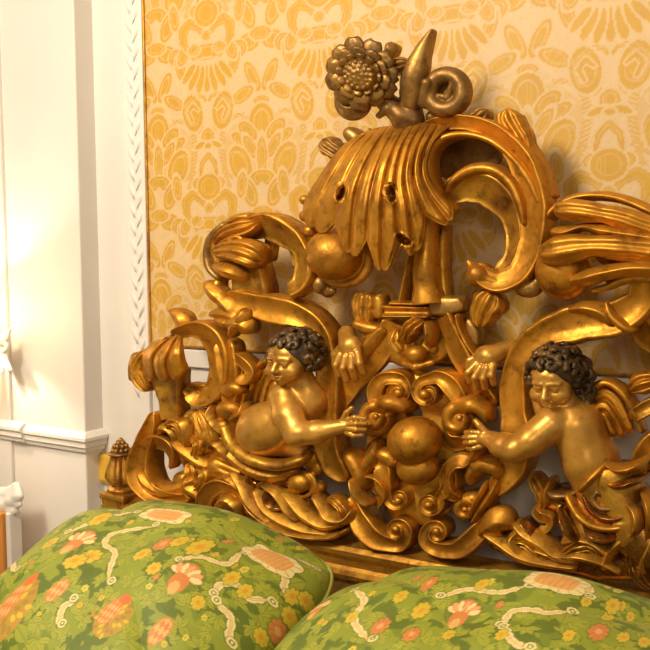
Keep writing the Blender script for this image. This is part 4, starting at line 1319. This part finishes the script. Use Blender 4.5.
rb('drapery', [(216, 430, 4, 4), (226, 452, 7, 8), (246, 468, 8, 12), (272, 476, 8, 12), (296, 470, 6, 10)], 'ridge', 10, GOLD_WORN, d=4, parent=CH)
c = Clay((236, 455, -10), (310, 505, 40), 0.9)
c.ell((272, 476, 6), (32, 16, 13), 1)
c.ell((263, 478, 24), (12, 8, 14), 2, 'sub').ell((284, 482, 24), (9, 7, 10), 2, 'sub')
c.cap((246, 486, 12), (256, 468, 20), 4, 4, 2).cap((262, 484, 16), (282, 474, 20), 3, 2.5, 1.5).cap((268, 490, 14), (292, 478, 16), 3, 3, 1.5)
c.mesh('drapery', BOLE, CH, 12)

# right cherub: seen more from the side, face and arm to the left
CH = sub('cherub', HB); CH['label'] = 'carved cherub with dark side locks leaning in from the right'
h2 = ((556, 377, 28), 25.0, -0.02, 0.34, 0.04)
c = Clay((458, 335, -16), (640, 510, 70), 0.9)
L2 = head(c, *h2)
c.cap((562, 396, 22), (566, 412, 18), 13, 16, 4)
c.ell((572, 424, 16), (26, 22, 18), 6)
c.cap((574, 426, 16), (586, 462, 12), 25, 26, 8)
c.cap((586, 462, 12), (596, 492, 6), 26, 26, 6)
c.chain([(556, 422, 32, 18), (540, 436, 42, 15.5), (526, 444, 46, 13.5)], 4)
c.chain([(526, 444, 46, 13.5), (512, 441, 43, 12), (499, 437, 38, 8.5)], 3)
c.cap((505, 428, 40), (505, 448, 40), 1.0, 1.0, 1.5, 'sub')
hand(c, (500, 437, 38), (491, 435, 37),
     [[(488, 430, 38), (480, 429, 40), (472, 430, 36)], [(487, 434, 39), (478, 434, 41), (470, 435, 36)], [(487, 438, 39), (479, 439, 41), (471, 440, 36)], [(488, 443, 38), (481, 445, 39), (474, 446, 35)]],
     [(493, 430, 38), (487, 422, 40), (483, 418, 39)], r=2.8, pr=7.5)
c.cap((545, 408, 20), (538, 396, 16), 12, 10, 4)
c.mesh('body', FLESH, CH, 24)
hair_for('hair', *h2, CH, 28, 8)
c = Clay((566, 355, -6), (606, 420, 46), 0.9)
rn = random.Random(5)
for i in range(16):
    q = i / 15
    x, y = 578 + 9 * math.sin(q * 3) + rn.uniform(-4, 4), 362 + q * 44
    c.ring((x, y, 26 - 8 * q + rn.uniform(-3, 3)), 4.2, 2.6, 0.5)
c.cap((580, 366, 16), (584, 402, 14), 9, 7, 2)
c.mesh('hair_lock', HAIR, CH, 24)
c = Clay((462, 334, -5), (520, 398, 44), 0.8)
c.ell((487, 358, 18), (12, 13, 8), 3)
hand(c, (506, 348, 6), (490, 356, 17),
     [[(480, 363, 22), (473, 371, 25), (472, 381, 20)], [(485, 366, 24), (480, 376, 27), (479, 387, 21)], [(491, 367, 24), (488, 377, 26), (487, 387, 20)], [(496, 365, 22), (495, 374, 24), (495, 383, 19)]],
     [(480, 356, 18), (472, 360, 20), (470, 367, 18)], r=3.6, pr=10)
c.mesh('hand', FLESH, CH, 16)
wing2 = [
    [(584, 406, 4), (592, 392, 8), (606, 386, 9), (622, 398, 8), (632, 420, 5), (638, 434, 3)],
    [(586, 412, 5), (595, 402, 10), (606, 400, 11), (616, 412, 10), (624, 428, 7), (628, 438, 4)],
    [(589, 418, 6), (597, 412, 11), (605, 412, 12), (611, 420, 11), (616, 430, 8), (618, 439, 5)],
    [(592, 424, 6), (598, 420, 10), (603, 422, 11), (606, 428, 10), (608, 434, 8), (609, 438, 6)],
    [(594, 430, 5), (597, 429, 8), (600, 430, 9), (601, 433, 8), (602, 436, 6), (602, 438, 4)],
]
loft('wing', wing2, 5, GOLD, CH, scal=0.12, M=50)
rb('wing_rim', [(588, 396, 3, 6), (596, 386, 4, 9), (608, 383, 4, 10), (624, 394, 4.5, 9), (635, 414, 4, 7), (642, 434, 2.5, 4)], 'round', 8, GOLD, d=3, parent=CH)
rb('drapery', [(612, 458, 4, 12), (600, 470, 4.5, 22), (588, 482, 4.5, 26), (578, 492, 4, 24)], 'round', 9, GOLD, d=6, parent=CH)
rb('drapery', [(566, 492, 4, 14), (572, 504, 5, 18), (580, 516, 5, 20), (596, 526, 5, 20), (618, 528, 5, 18), (640, 518, 4, 12)], 'round', 10, GOLD, d=6, parent=CH)
rb('drapery', [(584, 492, 5, 18), (590, 508, 6, 20), (602, 517, 6, 20), (622, 517, 6, 18), (642, 506, 5, 12)], 'ridge', 9, BOLE, d=6, parent=CH)
rb('drapery', [(546, 490, 3, 8), (556, 496, 5, 12), (570, 495, 4, 12), (582, 488, 3, 12)], 'round', 9, UMBER, d=6, parent=CH)
rb('drapery', [(606, 498, 4, 16), (598, 492, 5, 18), (594, 500, 5, 18), (602, 508, 4, 18), (618, 508, 4, 16), (630, 502, 3, 12)], 'round', 8, UMBER, d=8, parent=CH)
c = Clay((540, 465, -12), (680, 560, 50), 1.0)
c.cap((612, 476, 8), (632, 530, 8), 26, 24, 6).cap((576, 500, 6), (590, 535, 6), 14, 20, 6).ell((590, 506, 12), (22, 18, 14), 5)
c.ell((553, 520, 20), (5, 9, 16), 2, 'sub').ell((616, 516, 40), (18, 4, 10), 2, 'sub')
c.cap((562, 506, 16), (570, 536, 14), 5, 6, 2).cap((572, 536, 14), (600, 542, 14), 5, 4, 2)
c.mesh('drapery', GOLD_WORN, CH, 14)
for P, w, mt in (([(600, 462), (618, 470), (636, 466), (650, 456)], 5, GOLD), ([(622, 500), (634, 512), (636, 528), (626, 542)], 6, GOLD_WORN), ([(640, 490), (648, 506), (650, 526), (644, 546)], 6, GOLD),
                 ([(560, 506), (562, 522), (570, 536), (584, 544)], 5, BOLE), ([(582, 522), (590, 534), (604, 540), (622, 538)], 5, BOLE), ([(600, 480), (616, 486), (632, 482), (648, 474)], 5, BOLE)):
    rb('drapery', [(x, y, w * (0.5, 1.0, 1.0, 0.5)[i], (14, 22, 22, 12)[i]) for i, (x, y) in enumerate(P)], 'ridge', 9, mt, d=8, parent=CH)

# ------------------------------------------------------------------ the bed's mattress and the two pillows
mat_z = zr - 0.26
o = box('mattress', (-0.86, -2.0, 0.25), (0.86, -0.06, mat_z), plaster('linen', (0.62, 0.56, 0.42), 0.8), None, bevel=0.05, seg=4)
tag(o, 'pale mattress carrying the two green pillows', 'mattress')


def pillow(name, ctr, hx, hy, th, lean, roll, label, motifs, seed):
    N = 420
    g = np.linspace(-1, 1, N)
    g = np.sign(g) * (1 - (1 - np.abs(g)) ** 1.25)
    UU, VV = np.meshgrid(g, g)
    prof = (np.clip(1 - np.abs(UU) ** 2.1, 0, 1) * np.clip(1 - np.abs(VV) ** 2.1, 0, 1)) ** 0.52
    rho = np.maximum(np.abs(UU), np.abs(VV)) / np.maximum((np.abs(UU) ** 3.4 + np.abs(VV) ** 3.4) ** (1 / 3.4), 1e-6)
    inx = 1 - 0.10 * (1 - np.abs(VV) ** 2) * 0 - 0.055 * (1 - UU ** 2) * np.abs(VV) ** 3
    iny = 1 - 0.055 * (1 - VV ** 2) * np.abs(UU) ** 3
    lx, ly = UU * hx * iny * rho, VV * hy * inx * rho
    wr = 0.006 * np.sin(lx * 23 + ly * 9 + seed) * prof + 0.004 * np.sin(ly * 31 - lx * 12 + 2 * seed) * prof
    lz = th * prof + wr
    ex = np.array([math.cos(roll), 0, -math.sin(roll)])
    nn = np.array([0, -math.cos(lean), math.sin(lean)])
    ey = np.cross(nn, ex)
    ctr = np.array(ctr, float)
    front = ctr + lx[..., None] * ex + ly[..., None] * ey + lz[..., None] * nn
    back = ctr + lx[..., None] * ex + ly[..., None] * ey - (lz * 0.8)[..., None] * nn
    i, j = np.meshgrid(np.arange(N - 1), np.arange(N - 1), indexing='ij')
    f1 = np.stack([i * N + j, i * N + j + 1, (i + 1) * N + j + 1, (i + 1) * N + j], -1).reshape(-1, 4)
    f2 = f1[:, ::-1] + N * N
    V = np.vstack([front.reshape(-1, 3), back.reshape(-1, 3)])
    o = mesh_obj(name, V, np.vstack([f1, f2]), BROCADE)
    tag(o, label, 'pillow', 'green brocade pillows')
    # corded edge
    edge = np.concatenate([np.stack([np.full(N, 0), np.arange(N)], 1), np.stack([np.arange(N), np.full(N, N - 1)], 1), np.stack([np.full(N, N - 1), np.arange(N)[::-1]], 1), np.stack([np.arange(N)[::-1], np.full(N, 0)], 1)])
    P = front[edge[:, 0], edge[:, 1]]
    keep = np.concatenate([[True], np.linalg.norm(np.diff(P, axis=0), axis=1) > 1e-4])
    P = P[keep]; n = len(P); T = np.roll(P, -1, 0) - np.roll(P, 1, 0); T /= np.linalg.norm(T, axis=1)[:, None] + 1e-9
    S = np.cross(T, nn)
    Vp = np.concatenate([(P[:, None] + 0.005 * (math.cos(a) * S + math.sin(a) * nn)[:, None]) for a in np.linspace(0, 2 * math.pi, 8, endpoint=False)], 1).reshape(-1, 3)
    Fp = [[q * 8 + k, q * 8 + (k + 1) % 8, ((q + 1) % n) * 8 + (k + 1) % 8, ((q + 1) % n) * 8 + k] for q in range(n) for k in range(8)]
    cordm, nt, b = new_mat(name + '_cord'); b.inputs['Base Color'].default_value = (*lin((150, 150, 60)), 1); b.inputs['Roughness'].default_value = 0.6
    mesh_obj('piping', Vp, Fp, cordm, o, recalc=True)
    # woven design
    fx, fy = project(front.reshape(-1, 3))
    FX, FY = fx.reshape(N, N), fy.reshape(N, N)
    # facing test
    du = np.gradient(front, axis=1); dv = np.gradient(front, axis=0)
    nr = np.cross(du, dv); facing = ((CAM - front) * nr).sum(-1) > 0
    X, Y = lx * 1000, ly * 1000      # millimetres on the cloth
    gx = np.abs(np.gradient(FX, axis=1) / np.where(np.abs(np.gradient(X, axis=1)) < 1e-6, 1, np.gradient(X, axis=1)))
    gy = np.abs(np.gradient(FY, axis=0) / np.where(np.abs(np.gradient(Y, axis=0)) < 1e-6, 1, np.gradient(Y, axis=0)))
    Y0 = Y

    def local(x, y):
        k = np.argmin((X - x) ** 2 + (Y0 - y) ** 2)
        a, b = max(gx.flat[k], 0.25), max(gy.flat[k], 0.12)
        return 1 / a, y + (Y0 - y) / min(max(a / b, 1.0), 2.4)

    def at(px, py):
        D = (FX - px) ** 2 + (FY - py) ** 2 + np.where(facing, 0, 1e5)
        k = np.argmin(D)
        return X.flat[k], Y.flat[k]

    rgb = np.zeros((N, N, 3)) + lin((138, 148, 40))
    rn = random.Random(seed)
    c_dark, c_mid, c_lite, c_yel = lin((92, 108, 24)), lin((116, 130, 32)), lin((168, 168, 50)), lin((208, 178, 46))
    c_crm, c_org, c_sal, c_pch = lin((228, 208, 146)), lin((206, 128, 62)), lin((222, 162, 100)), lin((220, 172, 100))
    c_brn = lin((186, 140, 52))

    def fill(m, col, a=1.0):
        rgb[m] = rgb[m] * (1 - a) + col * a

    # leaf ground: dark hollows, light leaves
    def leaf_shape(x, y, l, w, a):
        ca, sa = math.cos(a), math.sin(a)
        p = ((X - x) * ca + (Y - y) * sa) / l; q = (-(X - x) * sa + (Y - y) * ca) / w
        return np.abs(q) / np.clip(1 - p * p, 1e-3, 1) + np.where(np.abs(p) > 1, 9, 0), q

    for q in range(300):
        x, y = rn.uniform(-hx, hx) * 1000, rn.uniform(-hy, hy) * 1000
        a = rn.uniform(0, 6.28); l = rn.uniform(9, 20)
        col = [c_dark, c_mid, c_dark][q % 3]
        for k in range(3):
            e, _ = leaf_shape(x + l * math.cos(a + k * 1.0), y + l * math.sin(a + k * 1.0), l, l * .5, a + k * 1.0)
            fill(e < 1, col, 0.9)
    for q in range(130):
        x, y = rn.uniform(-hx, hx) * 1000, rn.uniform(-hy, hy) * 1000
        a = rn.uniform(0, 6.28); l = rn.uniform(14, 24)
        e, s_ = leaf_shape(x, y, l, l * .5, a)
        fill(e < 1.2, c_dark, .6); fill(e < 1, lin((156, 160, 48)), .9); fill((e < 1) & (np.abs(s_) < .09), c_mid, .8)
    for q in range(300):
        x, y = rn.uniform(-hx, hx) * 1000, rn.uniform(-hy, hy) * 1000
        a = rn.uniform(0, 6.28); l = rn.uniform(6, 13)
        for k in range(-1, 3):
            e, s_ = leaf_shape(x + l * math.cos(a + k * .8), y + l * math.sin(a + k * .8), l, l * .42, a + k * .8)
            fill(e < 1.3, c_dark, 0.55); fill(e < 1, c_lite, 0.85); fill((e < 1) & (np.abs(s_) < .12), c_mid, 0.7)

    def flower(x, y, r, col, ctr_col, petals=7):
        mm, Yl = local(x, y)
        R_ = np.hypot(X - x, Yl - y); A_ = np.arctan2(Yl - y, X - x)
        rr = r * (0.80 + 0.20 * np.abs(np.cos(A_ * petals / 2)))
        fill(R_ < rr * 1.18, c_dark, 0.6)
        fill(R_ < rr, col)
        fill((R_ < rr) & (np.abs(np.cos(A_ * petals / 2)) < 0.16) & (R_ > r * 0.3), col * 0.72)
        fill(R_ < r * 0.34, ctr_col)

    for q in range(90):
        flower(rn.uniform(-hx, hx) * 1000, rn.uniform(-hy, hy) * 1000, rn.uniform(4.5, 7), [c_yel, c_yel, lin((206, 196, 70)), c_org][rn.choice((0, 1, 2, 0, 1, 2, 3))], lin((196, 150, 40)))
    for kind, P in motifs:
        if kind == 'scroll':
            Y = Y0
            Q = catmull(np.array([at(*p) for p in P]), 40)
            w = 5.0 + 3.2 * np.abs(np.sin(np.linspace(0, len(P) * 4.6, 40)))
            w *= np.clip(np.minimum(np.arange(40), 39 - np.arange(40)) / 5.0, 0.35, 1)
            Q = np.concatenate([Q, w[:, None] * 0.8], 1)
            dd = seg_dist(X, Y, Q)
            fill(dd < 2.2, c_dark, 0.7); fill(dd < 0, c_crm); fill(np.abs(seg_dist(X, Y, Q[:, :2]) - 1.5) < 0.9, lin((206, 176, 104)))
            for k in (0, 39):       # curled end
                sg = 1 if k else -1
                nx_, ny_ = Q[k, 0] + 5 * sg, Q[k, 1] + 5
                ee = np.hypot(X - nx_, Y - ny_); fill(ee < 9.5, c_dark, .6); fill(ee < 8, c_crm); fill((ee < 4.6) & (ee > 2.2), c_mid)
        elif kind == 'yellow':
            for p in P:
                flower(*at(p[0], p[1]), (p[2] if len(p) > 2 else 7) * 0.85 * local(*at(p[0], p[1]))[0], c_yel, lin((206, 150, 40)), 8)
        elif kind == 'orange':
            for p in P:
                flower(*at(p[0], p[1]), 0.85 * p[2] * local(*at(p[0], p[1]))[0], c_org, c_sal, 9)
        elif kind == 'lotus':
            for p in P:
                x, y = at(p[0], p[1]); mm, Y = local(x, y); r = min(p[2] * mm * 0.82, 30.0)
                fill(ell_f(X, Y, x, y, r * 1.15, r * .95) < 1, c_dark, .6)
                fill(ell_f(X, Y, x, y - r * .45, r * .55, r * .6) < 1, c_org)
                fill(ell_f(X, Y, x, y - r * .8, r * .3, r * .35) < 1, c_pch)
                fill(ell_f(X, Y, x, y + r * .35, r * .6, r * .42) < 1, c_org)
                for k in range(-3, 4):
                    a = k * 0.45
                    e = ell_f(X, Y, x + r * .72 * math.sin(a), y - r * .05 + r * .38 * math.cos(a), r * .17, r * .34, -a)
                    fill(e < 1.15, c_org); fill(e < 1, c_crm if k % 2 else c_sal)
        elif kind == 'pine':
            for p in P:
                x, y = at(p[0], p[1]); mm, Y = local(x, y); r = min(p[2] * mm * 0.82, 30.0)
                fill(ell_f(X, Y, x + r * .5, y - r * .3, r * 1.5, r * 1.9) < 1, c_brn, .9)
                for k in range(26):
                    a = k * 2.399; q = r * 1.45 * math.sqrt((k + 4) / 30)
                    fill(ell_f(X, Y, x + r * .5 + q * math.cos(a), y - r * .3 + 1.25 * q * math.sin(a), r * .26, r * .16, a) < 1, c_yel if k % 2 else lin((160, 130, 44)))
                e = ell_f(X, Y, x, y, r * .72, r * 1.25, -0.25); fill(e < 1, c_org)
                sc = (np.sin((X + Y * .5) / r * 9) * np.sin((X - Y * .5) / r * 9) > 0.05)
                fill((e < .92) & sc, c_pch)
                fill(ell_f(X, Y, x + r * .45, y + r * 1.45, r * .48, r * .5) < 1, lin((222, 110, 52)))
        elif kind == 'cone':
            for p in P:
                x, y = at(p[0], p[1]); mm, Y = local(x, y); r = min(p[2] * mm * 0.82, 30.0)
                e = ell_f(X, Y, x, y, r * .6, r * 1.05, -0.25); fill(e < 1.12, c_brn); fill(e < 1, c_org)
                fill((e < .95) & (np.sin((X + Y * .5) / r * 8) * np.sin((X - Y * .5) / r * 8) > 0), c_pch)
        elif kind == 'cartouche':
            from_px = np.array([at(*p) for p in P])
            cx, cy = from_px.mean(0)
            Y = Y0
            w_ = np.ptp(from_px[:, 0]) / 2 * 0.85; h_ = min(max(np.ptp(from_px[:, 1]) / 2 * 0.8, 18), 26)
            e = np.maximum(np.abs(X - cx) / w_, np.abs(Y - cy) / h_)
            A_ = np.arctan2(Y - cy, X - cx)
            rim = 1.26 + 0.16 * np.abs(np.sin(A_ * 4))
            e2 = (np.abs((X - cx) / w_) ** 3.5 + np.abs((Y - cy) / h_) ** 3.5) ** (1 / 3.5)
            fill(e2 < rim + .06, c_dark, .6); fill(e2 < rim, c_crm)
            fill((e2 < rim - 0.08) & (np.abs(np.sin(A_ * 8)) < 0.3) & (e2 > 1.02), lin((198, 170, 96)))
            fill(e2 < 0.98, c_pch)
            fill((e2 < 0.98) & ((np.abs(((X - cx) % 9) - 4.5) < .9) | (np.abs(((Y - cy) % 7) - 3.5) < .9)), lin((214, 140, 60)))
    Y = Y0
    set_pattern(o, np.vstack([rgb.reshape(-1, 3), rgb.reshape(-1, 3)]))
    return o


ML = [('pine', [(10, 602, 13), (110, 612, 13)]), ('cone', [(57, 590, 11), (160, 630, 12)]),
      ('scroll', [(156, 526), (129, 530), (111, 535), (105, 544), (115, 552), (111, 567), (108, 582)]),
      ('scroll', [(68, 533), (92, 522), (118, 515), (134, 512)]), ('scroll', [(9, 552), (11, 560), (14, 571)]), ('scroll', [(74, 601), (63, 607), (58, 625)]),
      ('scroll', [(214, 597), (220, 585), (238, 585), (248, 598), (268, 600)]), ('scroll', [(217, 604), (231, 618), (227, 642)]),
      ('scroll', [(180, 562), (198, 556), (226, 564), (242, 552)]), ('scroll', [(270, 570), (285, 575), (283, 592)]), ('scroll', [(300, 560), (312, 566)]),
      ('cartouche', [(248, 548), (297, 556), (294, 570), (252, 568)]), ('cartouche', [(146, 512), (184, 512), (184, 518), (146, 518)]),
      ('lotus', [(80, 540, 15), (185, 575, 17)]), ('orange', [(171, 539, 8), (284, 625, 9)]),
      ('yellow', [(48, 545), (85, 560), (66, 568), (143, 553), (151, 571), (190, 536), (112, 513), (212, 541, 10), (252, 585), (308, 586), (325, 593), (300, 606), (194, 608), (262, 635), (240, 572)])]
MR = [('scroll', [(355, 590), (364, 601), (357, 612), (355, 624), (368, 640)]), ('scroll', [(442, 598), (456, 592), (470, 589), (500, 592), (525, 586)]),
      ('scroll', [(502, 626), (511, 612), (535, 610), (548, 614), (568, 611)]), ('scroll', [(505, 628), (512, 640), (525, 648)]), ('scroll', [(578, 582), (590, 588), (586, 596)]),
      ('cartouche', [(530, 578), (584, 578), (584, 588), (530, 588)]), ('lotus', [(463, 612, 19), (322, 605, 12)]), ('orange', [(435, 578, 9), (370, 640, 10), (598, 632, 11), (400, 650, 9)]),
      ('yellow', [(400, 597), (418, 615, 9), (488, 577), (612, 610), (565, 641), (495, 646), (624, 636), (645, 640), (620, 595), (345, 628), (440, 646)])]
pl = plane_pt(143, 612, -0.42)
pr = pl + np.array([0.683, -0.045, 0.004])
pillow('pillow', pl, 0.322, 0.29, 0.15, math.radians(72), math.radians(3), 'green brocade pillow at the left with its whole top edge in view', ML, 5)
pillow('pillow', pr, 0.375, 0.29, 0.15, math.radians(72), math.radians(-3), 'green brocade pillow at the right overlapping the other one', MR, 11)
